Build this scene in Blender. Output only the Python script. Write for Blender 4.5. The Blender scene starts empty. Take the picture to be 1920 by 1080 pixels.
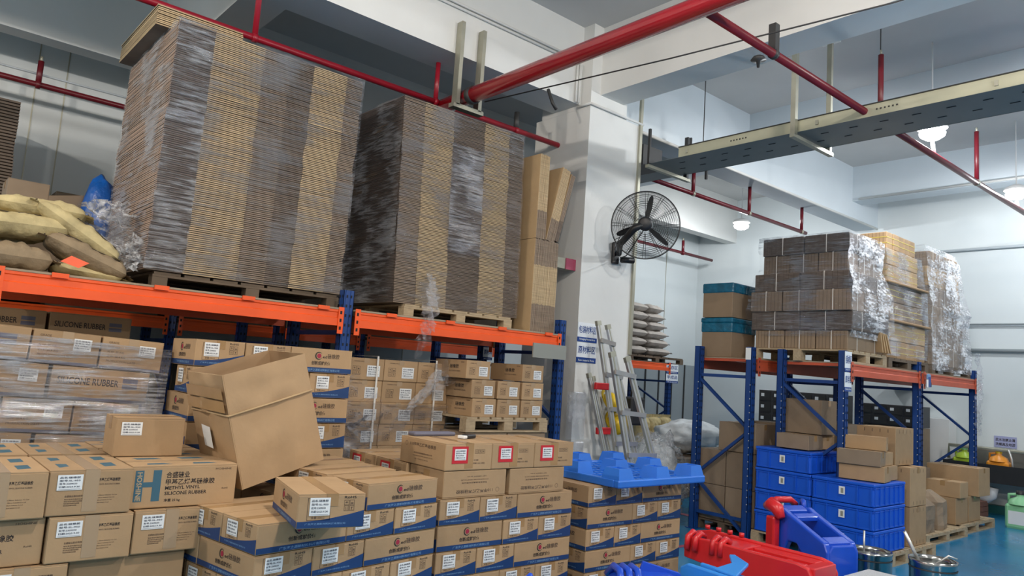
import bpy, math, random
from mathutils import Vector, Matrix, noise
random.seed(7)
R = math.radians
scene = bpy.context.scene
COL = scene.collection

# ------------------------------------------------------------------ camera
cam_d = bpy.data.cameras.new('camera')
cam = bpy.data.objects.new('camera', cam_d)
COL.objects.link(cam)
scene.camera = cam
YAW, PIT, ROL, FPX = R(49.3983), R(6.60234), R(3.92480), 1384.88
fwd = Vector((math.cos(YAW)*math.cos(PIT), math.sin(YAW)*math.cos(PIT), math.sin(PIT)))
rgt = Vector((math.sin(YAW), -math.cos(YAW), 0))
upv = rgt.cross(fwd)
r2 = rgt*math.cos(ROL)+upv*math.sin(ROL)
u2 = -rgt*math.sin(ROL)+upv*math.cos(ROL)
m = Matrix((r2, u2, -fwd)).transposed().to_4x4()
m.translation = Vector((0, 0, 1.6))
cam.matrix_world = m
cam_d.sensor_width = 36
cam_d.lens = FPX/1920*36
cam_d.clip_start = 0.05
cam_d.clip_end = 100

# ------------------------------------------------------------------ world, exposure
w = bpy.data.worlds.new('world')
scene.world = w
w.use_nodes = True
w.node_tree.nodes['Background'].inputs[0].default_value = (.75, .85, 1, 1)
w.node_tree.nodes['Background'].inputs[1].default_value = 0.3
vs = scene.view_settings
vs.view_transform = 'Standard'
vs.look = 'None'
vs.gamma = 1
vs.exposure = 0.72
vs.use_curve_mapping = False
LAMP_W = 150
# lamps of the hall: (x, y, z, power factor, colour)
COOL, WARM, NEUT = (.92, .96, 1.0), (1.0, .88, .76), (1.0, .97, .93)
LAMPS = [(8.33, 2.96, 4.5, .62, COOL), (11.43, 3.01, 4.5, .42, COOL), (11.36, 7.15, 4.5, .42, COOL),
         (1.9, 1.3, 4.75, 1.35, WARM), (-2.5, 4.2, 4.6, 1.45, WARM), (5.3, -1.0, 4.6, 1.3, NEUT),
         (-2.5, -1.2, 4.6, 1.2, WARM), (9.5, -1.2, 4.6, .8, COOL), (1.6, -4.0, 4.6, 1.1, NEUT), (-4.5, 7.2, 4.6, .5, NEUT)]
bulbs = []
for (x, y, z, p, c) in LAMPS:
    ld = bpy.data.lights.new('bulb_light', 'POINT')
    ld.energy = LAMP_W*p
    ld.color = c
    ld.shadow_soft_size = .09
    lo = bpy.data.objects.new('bulb_light', ld)
    COL.objects.link(lo)
    lo.location = (0, 0, -.02)
    bulbs.append(lo)

# ------------------------------------------------------------------ materials
M = {}
def mat(name, col, rough=.6, metal=0, noise_s=0, noise_a=0, bump=0, bump_s=30, rnd=0, spec=.5, coat=0, stretch=None, emit=0):
    ma = bpy.data.materials.new(name)
    ma.use_nodes = True
    nt = ma.node_tree
    b = nt.nodes['Principled BSDF']
    b.inputs['Roughness'].default_value = rough
    b.inputs['Metallic'].default_value = metal
    b.inputs['Specular IOR Level'].default_value = spec
    b.inputs['Coat Weight'].default_value = coat
    b.inputs['Base Color'].default_value = (*col, 1)
    if emit:
        b.inputs['Emission Color'].default_value = (*col, 1)
        b.inputs['Emission Strength'].default_value = emit
    src = None
    tc = nt.nodes.new('ShaderNodeTexCoord')
    if noise_a:
        n = nt.nodes.new('ShaderNodeTexNoise')
        n.inputs['Scale'].default_value = noise_s
        n.inputs['Detail'].default_value = 5
        if stretch:
            mp = nt.nodes.new('ShaderNodeMapping')
            mp.inputs['Scale'].default_value = stretch
            nt.links.new(tc.outputs['Object'], mp.inputs[0])
            nt.links.new(mp.outputs[0], n.inputs['Vector'])
        else:
            nt.links.new(tc.outputs['Object'], n.inputs['Vector'])
        mr = nt.nodes.new('ShaderNodeMapRange')
        mr.inputs[1].default_value = .25
        mr.inputs[2].default_value = .75
        mr.inputs[3].default_value = 1-noise_a
        mr.inputs[4].default_value = 1+noise_a
        nt.links.new(n.outputs[0], mr.inputs[0])
        src = mr.outputs[0]
    if rnd:
        oi = nt.nodes.new('ShaderNodeObjectInfo')
        m2 = nt.nodes.new('ShaderNodeMapRange')
        m2.inputs[3].default_value = 1-rnd
        m2.inputs[4].default_value = 1+rnd
        nt.links.new(oi.outputs['Random'], m2.inputs[0])
        if src:
            mm = nt.nodes.new('ShaderNodeMath')
            mm.operation = 'MULTIPLY'
            nt.links.new(src, mm.inputs[0])
            nt.links.new(m2.outputs[0], mm.inputs[1])
            src = mm.outputs[0]
        else:
            src = m2.outputs[0]
    if src:
        mx = nt.nodes.new('ShaderNodeVectorMath')
        mx.operation = 'SCALE'
        mx.inputs[0].default_value = col
        nt.links.new(src, mx.inputs['Scale'])
        nt.links.new(mx.outputs[0], b.inputs['Base Color'])
    if bump:
        n = nt.nodes.new('ShaderNodeTexNoise')
        n.inputs['Scale'].default_value = bump_s
        n.inputs['Detail'].default_value = 6
        nt.links.new(tc.outputs['Object'], n.inputs['Vector'])
        bp = nt.nodes.new('ShaderNodeBump')
        bp.inputs['Strength'].default_value = bump
        bp.inputs['Distance'].default_value = .02
        nt.links.new(n.outputs[0], bp.inputs['Height'])
        nt.links.new(bp.outputs[0], b.inputs['Normal'])
    M[name] = ma
    return ma

def film(name, cover, tint, streak=(3, 3, 60), rough=.12, diff=.1, rot=0):
    """clear stretch film: see-through with glossy wrinkled streaks"""
    ma = bpy.data.materials.new(name)
    ma.use_nodes = True
    nt = ma.node_tree
    nt.nodes.clear()
    out = nt.nodes.new('ShaderNodeOutputMaterial')
    tr = nt.nodes.new('ShaderNodeBsdfTransparent')
    tr.inputs[0].default_value = (*tint, 1)
    gl = nt.nodes.new('ShaderNodeBsdfGlossy')
    gl.inputs['Roughness'].default_value = rough
    gl.inputs['Color'].default_value = (.9, .93, 1, 1)
    df = nt.nodes.new('ShaderNodeBsdfDiffuse')
    df.inputs[0].default_value = (.8, .8, .8, 1)  # pale diffuse paints highlights into the streaks, besides the whitish folds
    tc = nt.nodes.new('ShaderNodeTexCoord')
    mp = nt.nodes.new('ShaderNodeMapping')
    mp.inputs['Scale'].default_value = streak
    mp.inputs['Rotation'].default_value = (0, rot, 0)
    n = nt.nodes.new('ShaderNodeTexNoise')
    n.inputs['Scale'].default_value = 1.0
    n.inputs['Detail'].default_value = 6
    n.inputs['Roughness'].default_value = .65
    nt.links.new(tc.outputs['Object'], mp.inputs[0])
    nt.links.new(mp.outputs[0], n.inputs['Vector'])
    bp = nt.nodes.new('ShaderNodeBump')
    bp.inputs['Strength'].default_value = 1
    bp.inputs['Distance'].default_value = .05
    nt.links.new(n.outputs[0], bp.inputs['Height'])
    nt.links.new(bp.outputs[0], gl.inputs['Normal'])
    cr = nt.nodes.new('ShaderNodeMapRange')
    cr.inputs[1].default_value = .45
    cr.inputs[2].default_value = .66
    cr.inputs[3].default_value = cover*.25
    cr.inputs[4].default_value = min(1, cover*2.2)
    # clusters of wrinkles and painted highlights: a coarse noise modulates the fine one
    n2 = nt.nodes.new('ShaderNodeTexNoise')
    n2.inputs['Scale'].default_value = 2.6
    n2.inputs['Detail'].default_value = 3
    nt.links.new(tc.outputs['Object'], n2.inputs['Vector'])
    sm = nt.nodes.new('ShaderNodeMath')
    sm.operation = 'MULTIPLY_ADD'
    sm.inputs[1].default_value = .9
    sm.inputs[2].default_value = -.45
    nt.links.new(n2.outputs[0], sm.inputs[0])
    ad = nt.nodes.new('ShaderNodeMath')
    ad.operation = 'ADD'
    nt.links.new(n.outputs[0], ad.inputs[0])
    nt.links.new(sm.outputs[0], ad.inputs[1])
    nt.links.new(ad.outputs[0], cr.inputs[0])
    m1 = nt.nodes.new('ShaderNodeMixShader')
    m1.inputs[0].default_value = diff
    nt.links.new(gl.outputs[0], m1.inputs[1])
    nt.links.new(df.outputs[0], m1.inputs[2])
    m2 = nt.nodes.new('ShaderNodeMixShader')
    nt.links.new(cr.outputs[0], m2.inputs[0])
    nt.links.new(tr.outputs[0], m2.inputs[1])
    nt.links.new(m1.outputs[0], m2.inputs[2])
    nt.links.new(m2.outputs[0], out.inputs[0])
    M[name] = ma

mat('plaster', (.72, .725, .70), .8, noise_s=1.2, noise_a=.06, bump=.15, bump_s=6)
mat('plaster_cool', (.60, .66, .70), .75, noise_s=1.0, noise_a=.05, bump=.1, bump_s=5)
mat('slab', (.56, .56, .55), .9, noise_s=.8, noise_a=.08)
mat('panel_wall', (.66, .71, .72), .45, noise_s=.7, noise_a=.05)
mat('floor_epoxy', (.010, .19, .38), .22, noise_s=1.1, noise_a=.22, bump=.04, bump_s=4)
mat('curb_green', (.01, .10, .10), .5)
mat('line_red', (.35, .05, .10), .5)
mat('pipe_red', (.50, .010, .022), .25, noise_s=3, noise_a=.12, coat=.3)
mat('pipe_darkred', (.13, .007, .014), .35, noise_s=6, noise_a=.2)
mat('galv', (.42, .41, .33), .5, .6, noise_s=5, noise_a=.15)
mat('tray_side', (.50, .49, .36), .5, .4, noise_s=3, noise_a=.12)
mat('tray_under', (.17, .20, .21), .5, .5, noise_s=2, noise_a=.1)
mat('steel_dark', (.05, .05, .05), .5, .4)
mat('orange', (.86, .10, .012), .38, noise_s=3, noise_a=.10)
mat('orange_dull', (.52, .085, .035), .5, noise_s=4, noise_a=.15)
mat('blue_steel', (.006, .045, .20), .4, noise_s=4, noise_a=.15)
mat('black', (.012, .012, .013), .4)
mat('black_plastic', (.018, .018, .02), .45)
mat('slot', (.006, .008, .012), .8)
mat('cardboard', (.40, .262, .140), .8, noise_s=7, noise_a=.07, bump=.12, bump_s=14, rnd=.10)
mat('cardboard_pale', (.50, .345, .185), .8, noise_s=6, noise_a=.06, bump=.12, bump_s=12, rnd=.07)
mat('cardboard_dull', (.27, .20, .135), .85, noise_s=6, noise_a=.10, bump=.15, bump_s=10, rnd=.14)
mat('cardboard_in', (.30, .19, .10), .85, noise_s=5, noise_a=.08)
mat('sheet_light', (.50, .37, .215), .8, noise_s=2, noise_a=.22, stretch=(2, 2, 40))
mat('sheet_dark', (.165, .125, .095), .85, noise_s=2, noise_a=.28, stretch=(2, 2, 40))
mat('sheet_pink', (.46, .32, .235), .8, noise_s=2, noise_a=.20, stretch=(2, 2, 40))
mat('sheet_mid', (.26, .195, .14), .85, noise_s=2, noise_a=.26, stretch=(2, 2, 40))
mat('bundle_box', (.27, .19, .12), .85, noise_s=6, noise_a=.1, rnd=.1)
mat('bundle_brown', (.21, .155, .11), .85, noise_s=6, noise_a=.15, rnd=.18)
mat('bundle_grey', (.105, .082, .068), .85, noise_s=3, noise_a=.45, rnd=.12, stretch=(5, 5, 60))
mat('sheet_core', (.06, .042, .03), .9)
mat('tape', (.36, .22, .10), .22, noise_s=8, noise_a=.1)
mat('tape_clear', (.41, .29, .175), .2)
mat('ink', (.030, .022, .02), .7)
mat('ink_soft', (.13, .085, .055), .8)
mat('print_blue', (.010, .045, .155), .5, noise_s=8, noise_a=.08)
mat('print_lightblue', (.16, .30, .50), .5)
mat('print_teal', (.045, .125, .175), .6)
mat('print_grey', (.14, .14, .19), .6)
mat('logo_red', (.35, .02, .05), .6)
mat('label_white', (.80, .82, .82), .5)
mat('label_red', (.55, .02, .03), .5)
mat('label_ink', (.05, .06, .09), .6)
mat('sign_white', (.80, .84, .88), .35)
mat('sign_blue', (.015, .06, .27), .4)
mat('sign_violet', (.35, .38, .60), .4)
mat('pallet_wood', (.42, .32, .20), .85, noise_s=4, noise_a=.2, stretch=(3, 12, 12))
mat('pallet_dark', (.13, .095, .065), .9, noise_s=4, noise_a=.25)
mat('deck', (.34, .27, .19), .85, noise_s=3, noise_a=.2)
mat('sack_cream', (.50, .41, .21), .75, noise_s=9, noise_a=.28, bump=.9, bump_s=14)
mat('sack_brown', (.27, .20, .12), .8, noise_s=9, noise_a=.25, bump=.9, bump_s=14)
mat('sack_grey', (.42, .38, .34), .7, noise_s=5, noise_a=.2, bump=.6, bump_s=9)
mat('stitch', (.06, .045, .03), .8)
mat('tag_orange', (.82, .13, .055), .6)
mat('tote_blue', (.008, .10, .62), .35, noise_s=4, noise_a=.08)
mat('plastic_blue', (.01, .07, .55), .28, noise_s=5, noise_a=.08, coat=.3)
mat('pallet_blue', (.025, .17, .66), .40, noise_s=5, noise_a=.10)
mat('plastic_skyblue', (.03, .24, .70), .32)
mat('plastic_red', (.62, .018, .022), .32, noise_s=4, noise_a=.1, coat=.2)
mat('film_blue', (.006, .12, .21), .2, noise_s=12, noise_a=.4, bump=.8, bump_s=16)
mat('bag_blue', (.005, .10, .42), .3, noise_s=8, noise_a=.3, bump=.8, bump_s=12)
mat('alu', (.62, .62, .60), .38, .75, noise_s=6, noise_a=.1)
mat('stainless', (.42, .42, .40), .18, 1, noise_s=2, noise_a=.2)
mat('yellow', (.75, .50, .01), .4)
mat('label_lime', (.55, .70, .04), .5)
mat('jug_green', (.28, .62, .33), .35)
mat('jug_lime', (.42, .60, .05), .35)
mat('jug_orange', (.80, .30, .03), .35)
mat('pvc', (.62, .64, .66), .4)
mat('brick', (.22, .10, .07), .9)
mat('trough', (.11, .11, .10), .5, noise_s=3, noise_a=.3)
mat('trough_side', (.025, .027, .03), .3)
mat('cabinet', (.05, .05, .055), .5)
mat('grey_board', (.26, .27, .24), .6)
mat('fence_grey', (.30, .34, .36), .5)
mat('strap_white', (.75, .72, .66), .4)
mat('strap_yellow', (.66, .52, .10), .4)
mat('white_bag', (.80, .84, .86), .35, noise_s=4, noise_a=.06, bump=.9, bump_s=7)
mat('speckle', (.52, .54, .55), .5, noise_s=160, noise_a=.35)
mat('lamp_body', (.75, .75, .74), .4)
mat('lamp_glow', (1, .99, .97), .5, emit=25)
film('wrap', .26, (.98, .98, .98), streak=(4, 4, 70), rough=.10, diff=.06)
film('wrap_mid', .42, (.95, .95, .96), streak=(4, 4, 60), rough=.10, diff=.22)
mat('branch_red', (.30, .008, .022), .35, noise_s=4, noise_a=.2)
film('wrap_white', .55, (.96, .96, .97), streak=(16, 16, 40), rough=.14, diff=.6)
film('wrap_heavy', .55, (.84, .84, .88), streak=(5, 6, 55), rough=.10, diff=.14)
film('wrap_diag', .30, (.98, .97, .96), streak=(3, 5, 60), rough=.18, diff=.45, rot=.7)
film('wrap_milky', .24, (.97, .97, .98), streak=(22, 22, 40), rough=.15, diff=.45)
film('clear_bag', .40, (.95, .96, .97), streak=(26, 26, 26), rough=.15, diff=.6)
film('clear_box', .35, (.93, .95, .97), streak=(2, 2, 2), rough=.3, diff=.6)

# ------------------------------------------------------------------ mesh helper
TXT = {}
def text_geo(s):
    if s not in TXT:
        c = bpy.data.curves.new('t', 'FONT')
        c.body = s
        c.resolution_u = 2
        c.offset = .014
        o = bpy.data.objects.new('t', c)
        COL.objects.link(o)
        bpy.context.view_layer.update()
        me = bpy.data.meshes.new_from_object(o)
        vs_ = [v.co.xy[:] for v in me.vertices]
        fs = [tuple(p.vertices) for p in me.polygons]
        bpy.data.objects.remove(o)
        bpy.data.curves.remove(c)
        bpy.data.meshes.remove(me)
        if not vs_:
            TXT[s] = ([], [], 0, 0, 1, 1)
        else:
            xs = [v[0] for v in vs_]; ys = [v[1] for v in vs_]
            TXT[s] = (vs_, fs, min(xs), min(ys), max(xs)-min(xs), max(ys)-min(ys))
    return TXT[s]

class MB:
    def __init__(self):
        self.v, self.f, self.m, self.mats, self.sm = [], [], [], [], []
        self.T = Matrix.Identity(4)
    def mi(self, name):
        if name not in self.mats:
            self.mats.append(name)
        return self.mats.index(name)
    def add(self, vs_, fs, mt, smooth=False):
        b = len(self.v)
        self.v += [tuple(self.T @ Vector(p)) for p in vs_]
        i = self.mi(mt)
        for f in fs:
            self.f.append(tuple(b+k for k in f))
            self.m.append(i)
            self.sm.append(smooth)
        return self
    def box(self, lo, hi, mt, rot=None, piv=None, bev=0):
        x0, y0, z0 = lo; x1, y1, z1 = hi
        vs_ = [Vector(p) for p in ((x0,y0,z0),(x1,y0,z0),(x1,y1,z0),(x0,y1,z0),(x0,y0,z1),(x1,y0,z1),(x1,y1,z1),(x0,y1,z1))]
        if rot is not None:
            p = Vector(piv) if piv is not None else Vector(((x0+x1)/2, (y0+y1)/2, (z0+z1)/2))
            vs_ = [p + rot @ (q-p) for q in vs_]
        return self.add(vs_, [(0,3,2,1),(4,5,6,7),(0,1,5,4),(1,2,6,5),(2,3,7,6),(3,0,4,7)], mt)
    def bbox(self, lo, hi, mt, b=.006):
        """box with bevelled vertical and top edges"""
        x0, y0, z0 = lo; x1, y1, z1 = hi
        def ring(i, z):
            return [(x0+i,y0+b,z),(x0+b,y0+i,z),(x1-b,y0+i,z),(x1-i,y0+b,z),(x1-i,y1-b,z),(x1-b,y1-i,z),(x0+b,y1-i,z),(x0+i,y1-b,z)]
        vs_ = ring(b*.5, z0)+ring(0, z0+b)+ring(0, z1-b)+ring(b*.7, z1)
        fs = [tuple(range(7, -1, -1)), tuple(range(24, 32))]
        for k in range(3):
            for i in range(8):
                j = (i+1) % 8
                fs.append((k*8+i, k*8+j, k*8+8+j, k*8+8+i))
        return self.add(vs_, fs, mt)
    def beam(self, p0, p1, wd, ht, mt, up=(0,0,1)):
        """bar from p0 to p1 with a rectangular section (wd sideways, ht along up)"""
        p0, p1 = Vector(p0), Vector(p1)
        d = (p1-p0).normalized()
        up = Vector(up)
        s = d.cross(up)
        if s.length < 1e-4:
            s = d.cross(Vector((1,0,0)))
        s.normalize()
        u = s.cross(d).normalized()
        vs_ = []
        for p in (p0, p1):
            for a, b in ((-1,-1),(1,-1),(1,1),(-1,1)):
                vs_.append(p+s*a*wd/2+u*b*ht/2)
        return self.add(vs_, [(0,1,2,3),(7,6,5,4),(0,4,5,1),(1,5,6,2),(2,6,7,3),(3,7,4,0)], mt)
    def tube(self, pts, r, mt, n=10, caps=True, closed=False):
        pts = [Vector(p) for p in pts]
        N = len(pts)
        rs = r if isinstance(r, (list, tuple)) else [r]*N
        vs_, fs = [], []
        prev = None
        for i, p in enumerate(pts):
            if closed:
                d = (pts[(i+1) % N]-pts[i-1]).normalized()
            else:
                d = (pts[min(i+1, N-1)]-pts[max(i-1, 0)]).normalized()
            if prev is None:
                a = d.cross(Vector((0,0,1)))
                if a.length < 1e-3: a = d.cross(Vector((1,0,0)))
            else:
                a = prev - d*prev.dot(d)
            a.normalize(); prev = a
            b = d.cross(a)
            for k in range(n):
                t = 2*math.pi*k/n
                vs_.append(p+(a*math.cos(t)+b*math.sin(t))*rs[i])
        for i in range(N if closed else N-1):
            for k in range(n):
                fs.append((i*n+k, i*n+(k+1) % n, ((i+1) % N)*n+(k+1) % n, ((i+1) % N)*n+k))
        if caps and not closed:
            fs.append(tuple(range(n-1, -1, -1)))
            fs.append(tuple((N-1)*n+k for k in range(n)))
        return self.add(vs_, fs, mt, True)
    def lathe(self, prof, c, mt, n=24, axis=None, sx=1, sy=1):
        """prof: (r, z) list turned about the vertical through c"""
        vs_, fs = [], []
        for (r_, z) in prof:
            for k in range(n):
                t = 2*math.pi*k/n
                vs_.append((c[0]+r_*sx*math.cos(t), c[1]+r_*sy*math.sin(t), c[2]+z))
        for i in range(len(prof)-1):
            for k in range(n):
                fs.append((i*n+k, i*n+(k+1) % n, (i+1)*n+(k+1) % n, (i+1)*n+k))
        return self.add(vs_, fs, mt, True)
    def poly(self, pts, mt):
        return self.add(pts, [tuple(range(len(pts)))], mt)
    def prism(self, pts, off, mt):
        """closed outline pts pushed along off"""
        o = Vector(off); n = len(pts)
        vs_ = [Vector(p) for p in pts]+[Vector(p)+o for p in pts]
        fs = [tuple(range(n-1, -1, -1)), tuple(range(n, 2*n))]+[(i, (i+1) % n, n+(i+1) % n, n+i) for i in range(n)]
        return self.add(vs_, fs, mt)
    def text(self, s, h, org, right, up, mt, align='l', w=None):
        vs_, fs, x0, y0, W, H = text_geo(s)
        if not vs_: return self
        k = h/.93
        kx = k if w is None else w/W
        off = 0 if align == 'l' else (-W/2 if align == 'c' else -W)
        o, r_, u_ = Vector(org), Vector(right), Vector(up)
        return self.add([o+r_*((x-x0+off)*kx)+u_*((y-y0)*k) for x, y in vs_], fs, mt)
    def quad(self, org, right, up, x0, y0, x1, y1, mt):
        o, r_, u_ = Vector(org), Vector(right), Vector(up)
        return self.add([o+r_*x0+u_*y0, o+r_*x1+u_*y0, o+r_*x1+u_*y1, o+r_*x0+u_*y1], [(0,1,2,3)], mt)
    def mesh(self, name='mesh'):
        me = bpy.data.meshes.new(name)
        me.from_pydata(self.v, [], self.f)
        for n_ in self.mats:
            me.materials.append(M[n_])
        me.polygons.foreach_set('material_index', self.m)
        me.polygons.foreach_set('use_smooth', self.sm)
        me.update()
        return me
    def build(self, name, parent=None, loc=None, rz=0):
        o = bpy.data.objects.new(name, self.mesh(name))
        COL.objects.link(o)
        if parent: o.parent = parent
        if loc is not None: o.location = loc
        if rz: o.rotation_euler.z = rz
        return o

def tag(o, label, cat, group=None, kind=None):
    if label: o['label'] = label
    if cat: o['category'] = cat
    if group: o['group'] = group
    if kind: o['kind'] = kind
    return o
def thing(name, label, cat, loc=(0,0,0), rz=0, group=None, rot=None):
    o = bpy.data.objects.new(name, None)
    COL.objects.link(o)
    o.empty_display_size = .1
    o.location = loc
    o.rotation_euler = rot if rot else (0, 0, rz)
    return tag(o, label, cat, group)
def struct(o, label=None):
    o['kind'] = 'structure'
    if label: o['label'] = label
    return o
def child(name, me, parent):
    o = bpy.data.objects.new(name, me)
    COL.objects.link(o)
    o.parent = parent
    return o

# ------------------------------------------------------------------ room shell
WX, WY, ZC = 13.3, 9.4, 5.5
def sbox(name, lo, hi, mt, label=None):
    return struct(MB().box(lo, hi, mt).build(name), label)
sbox('floor', (-7, -8, -.1), (WX, WY, 0), 'floor_epoxy', 'glossy blue epoxy floor')
sbox('ceiling', (-7, -8, ZC), (WX, WY, ZC+.1), 'slab', 'grey white concrete ceiling slab')
sbox('wall_right', (WX, -8, 0), (WX+.1, WY+.1, ZC), 'panel_wall', 'white panel wall behind the right rack')
b = MB().box((-7, WY, 0), (WX, WY+.1, ZC), 'panel_wall')
for x in (1.02, 1.3, 3.6, 6.0, 8.4, 10.7, 12.2):
    b.box((x-.006, WY-.006, 0), (x+.006, WY, ZC), 'galv')
struct(b.build('wall_back'), 'white panel wall with thin seams at the back')
sbox('wall_left', (-7.1, -8, 0), (-7, WY+.1, ZC), 'plaster')
sbox('wall_front', (-7.1, -8.1, 0), (WX+.1, -8, ZC), 'plaster')
# downstand beams
sbox('trim_1', (-7, 5.59, 4.6), (5.6, 6.02, ZC), 'plaster', 'deep white ceiling beam running left from the column')
sbox('trim_2', (6.2, 5.62, 4.6), (WX, 6.02, ZC), 'plaster_cool', 'deep white ceiling beam running away right of the column')
sbox('trim_3', (5.75, -8, 4.72), (6.14, 5.43, ZC), 'plaster', 'cream ceiling beam crossing above the cable tray')
sbox('trim_4', (9.06, -8, 4.9), (9.36, 5.62, ZC), 'plaster_cool', 'white cross beam in the right ceiling')
sbox('trim_5', (12.3, -8, 4.9), (12.65, 5.62, ZC), 'plaster_cool', 'white cross beam near the right wall')
sbox('trim_6', (-7, 8.47, 4.6), (WX, 8.70, ZC), 'plaster', 'ceiling beam close to the back wall')
sbox('trim_7', (2.0, 6.02, 4.6), (2.36, 8.47, ZC), 'plaster', 'short cross beam above the wrapped stacks')
sbox('trim_8', (9.1, 6.02, 4.85), (9.4, 8.47, ZC), 'plaster_cool', 'cross beam beyond the wall fan')
sbox('trim_9', (2.0, -8, 4.9), (2.3, 5.59, ZC), 'plaster', 'cross beam overhead')
# column: slim upper shaft and clad lower shaft
b = MB().box((5.6, 5.43, 4.551), (6.2, 6.2, ZC), 'plaster')
b.box((5.6, 5.43, 0), (6.45, 6.29, 4.55), 'plaster')
col = struct(b.build('wall_column'), 'square white column with the area signs and the black fan')
b = MB()
for a, c in (((5.57, 5.40, 4.57), (6.47, 5.40, 4.57)), ((5.57, 5.40, 4.57), (5.57, 5.6, 4.57)), ((5.54, 5.56, 4.60), (5.54, 5.56, 5.05)),
             ((5.50, 5.56, 4.60), (5.50, 5.56, 5.05)), ((5.5, 5.57, 5.05), (2.9, 5.57, 5.05)), ((5.54, 5.57, 5.09), (2.9, 5.57, 5.09))):
    b.tube([a, c], .013, 'plaster', 6)
tag(b.build('wall_conduit'), 'thin white conduit running along the beam and round the column top', 'conduit')
b = MB().box((6.42, 5.40, 1.9), (6.46, 5.432, 5.0), 'galv')
tag(b.build('corner_guard'), 'grey metal corner strip on the right edge of the white column', 'corner strip')
b = MB()
b.box((WX-.15, -3, 0), (WX, 9.4, .12), 'curb_green')
struct(b.build('baseboard_right'))
b = MB().box((7.9, 3.9, .001), (8.0, 9.2, .004), 'line_red')
b.box((6.2, 4.55, .001), (7.3, 4.61, .004), 'line_red')
struct(b.build('trim_10'), 'thin dark red line painted on the blue floor')
# wall pipes, right wall
for z, y0, rr, lab in ((4.10, 4.6, .022, 'thin grey pipe along the right wall, topmost of three'), (2.88, 4.3, .016, 'thin grey pipe along the right wall above eye level'),
                  (2.47, 4.3, .028, 'thick grey pipe along the right wall, lowest of three')):
    b = MB().tube([(WX-.05, -3, z), (WX-.05, y0, z)], rr, 'plaster_cool' if z > 4 else 'fence_grey', 8)
    tag(b.build('wall_pipe'), lab, 'pipe')

# ------------------------------------------------------------------ lamps
LAB = ['bright round ceiling lamp on a white stem above the right sprinkler pipe, nearest of two', 'bright lamp at the right edge of the picture above the sprinkler pipe',
       'bright lamp glowing under the far ceiling above the blue-taped boxes'] + ['ceiling lamp outside the picture overhead']*7
for i, (x, y, z, p, c) in enumerate(LAMPS):
    t = thing('ceiling_lamp', LAB[i], 'lamp', (x, y, z), 0, 'ceiling lamps')
    MB().lathe([(.0, .11), (.05, .10), (.13, .06), (.15, .03), (.15, .02), (0, .02)], (0,0,0), 'lamp_body', 20).build('lamp_shade', t)
    if i < 2:
        MB().tube([(0, -.02, -.26), (0, 0, -.13)], .02, 'lamp_body', 8).build('lamp_stem', t)  # white colour stands in for the overexposed streak below the lamp
    MB().tube([(0, 0, .1), (0, 0, ZC-z)], .008, 'lamp_body', 6).build('hanging_rod', t)
    MB().lathe([(.0, -.10), (.07, -.095), (.12, -.06), (.13, -.03), (.11, 0), (.05, .02)], (0,0,0), 'lamp_glow', 20).build('bulb', t).visible_shadow = False
    bulbs[i].parent = t

# ------------------------------------------------------------------ sprinkler pipes
def clamp(b, c, ax, r, mt='galv'):
    d = Vector(ax)*.02
    c = Vector(c)
    b.tube([c-d, c+d], r, mt, 12)
t = thing('sprinkler_pipe', 'thick bright red main pipe crossing the ceiling diagonally', 'pipe', (4.0, 0, 4.18))
MB().tube([(0, -7.9, 0), (0, 5.92, 0)], .075, 'pipe_red', 20).build('pipe_body', t)
MB().tube([(0, 5.4, 0), (0, 5.46, 0)], .085, 'steel_dark', 20).build('coupling', t)
t = thing('pipe_hanger', 'rusty grey U hanger holding the thick red pipe against the beam', 'hanger', (4.0, 5.53, 4.1))
MB().box((-.13, -.03, -.02), (-.09, .05, .80), 'galv').box((.13, -.03, -.02), (.17, .05, .80), 'galv').build('upright_channel', t)
MB().box((-.16, -.03, -.05), (.2, .05, -.01), 'galv').build('cross_bar', t)
# branch along X at Y 5.9 left side
t = thing('sprinkler_pipe', 'thin red branch pipe above the wrapped carton stacks', 'pipe', (0, 5.9, 4.2), group='thin red branch pipes')
MB().tube([(-6.9, 0, 0), (6.0, 0, 0)], .03, 'branch_red', 12).build('pipe_body', t)
for x, h in ((2.08, 1.3), (3.9, .42), (4.96, .2)):
    b = MB().tube([(x, 0, 0), (x, 0, h if h < 1 else 1.3)], .024 if h > .3 else .03, 'branch_red' if h > .3 else 'steel_dark', 10)
    clamp(b, (x, 0, 0), (1, 0, 0), .038, 'branch_red')
    b.build('dropper', t)
t = thing('sprinkler_pipe', 'thin red branch pipe running away right past the fan', 'pipe', (0, 5.92, 4.2), group='thin red branch pipes')
MB().tube([(6.5, 0, 0), (11.3, 0, 0)], .03, 'pipe_darkred', 12).build('pipe_body', t)
for x, h in ((8.2, .40), (9.6, .40), (11.16, .40)):
    b = MB().tube([(x, 0, 0), (x, 0, h)], .026, 'pipe_darkred', 10)
    clamp(b, (x, 0, 0), (1, 0, 0), .036)
    b.build('dropper', t)
t = thing('sprinkler_pipe', 'dark red branch pipe under the cream beam running away past the lamps', 'pipe', (0, 2.92, 4.2), group='thin red branch pipes')
MB().tube([(4.0, 0, 0), (13.2, 0, 0)], .034, 'pipe_darkred', 12).build('pipe_body', t)
for x, h, r_, mt in ((6.94, .66, .026, 'pipe_darkred'), (9.58, .62, .026, 'pipe_darkred')):
    b = MB().tube([(x, 0, 0), (x, 0, h)], r_, mt, 10).tube([(x, 0, h), (x, 0, h+.05)], .012, 'galv', 8)
    clamp(b, (x, 0, 0), (1, 0, 0), .04)
    b.build('dropper', t)
b = MB().box((4.98, -.03, .02), (5.04, .03, .24), 'steel_dark')
clamp(b, (5.01, 0, 0), (1, 0, 0), .042, 'steel_dark')
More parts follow.
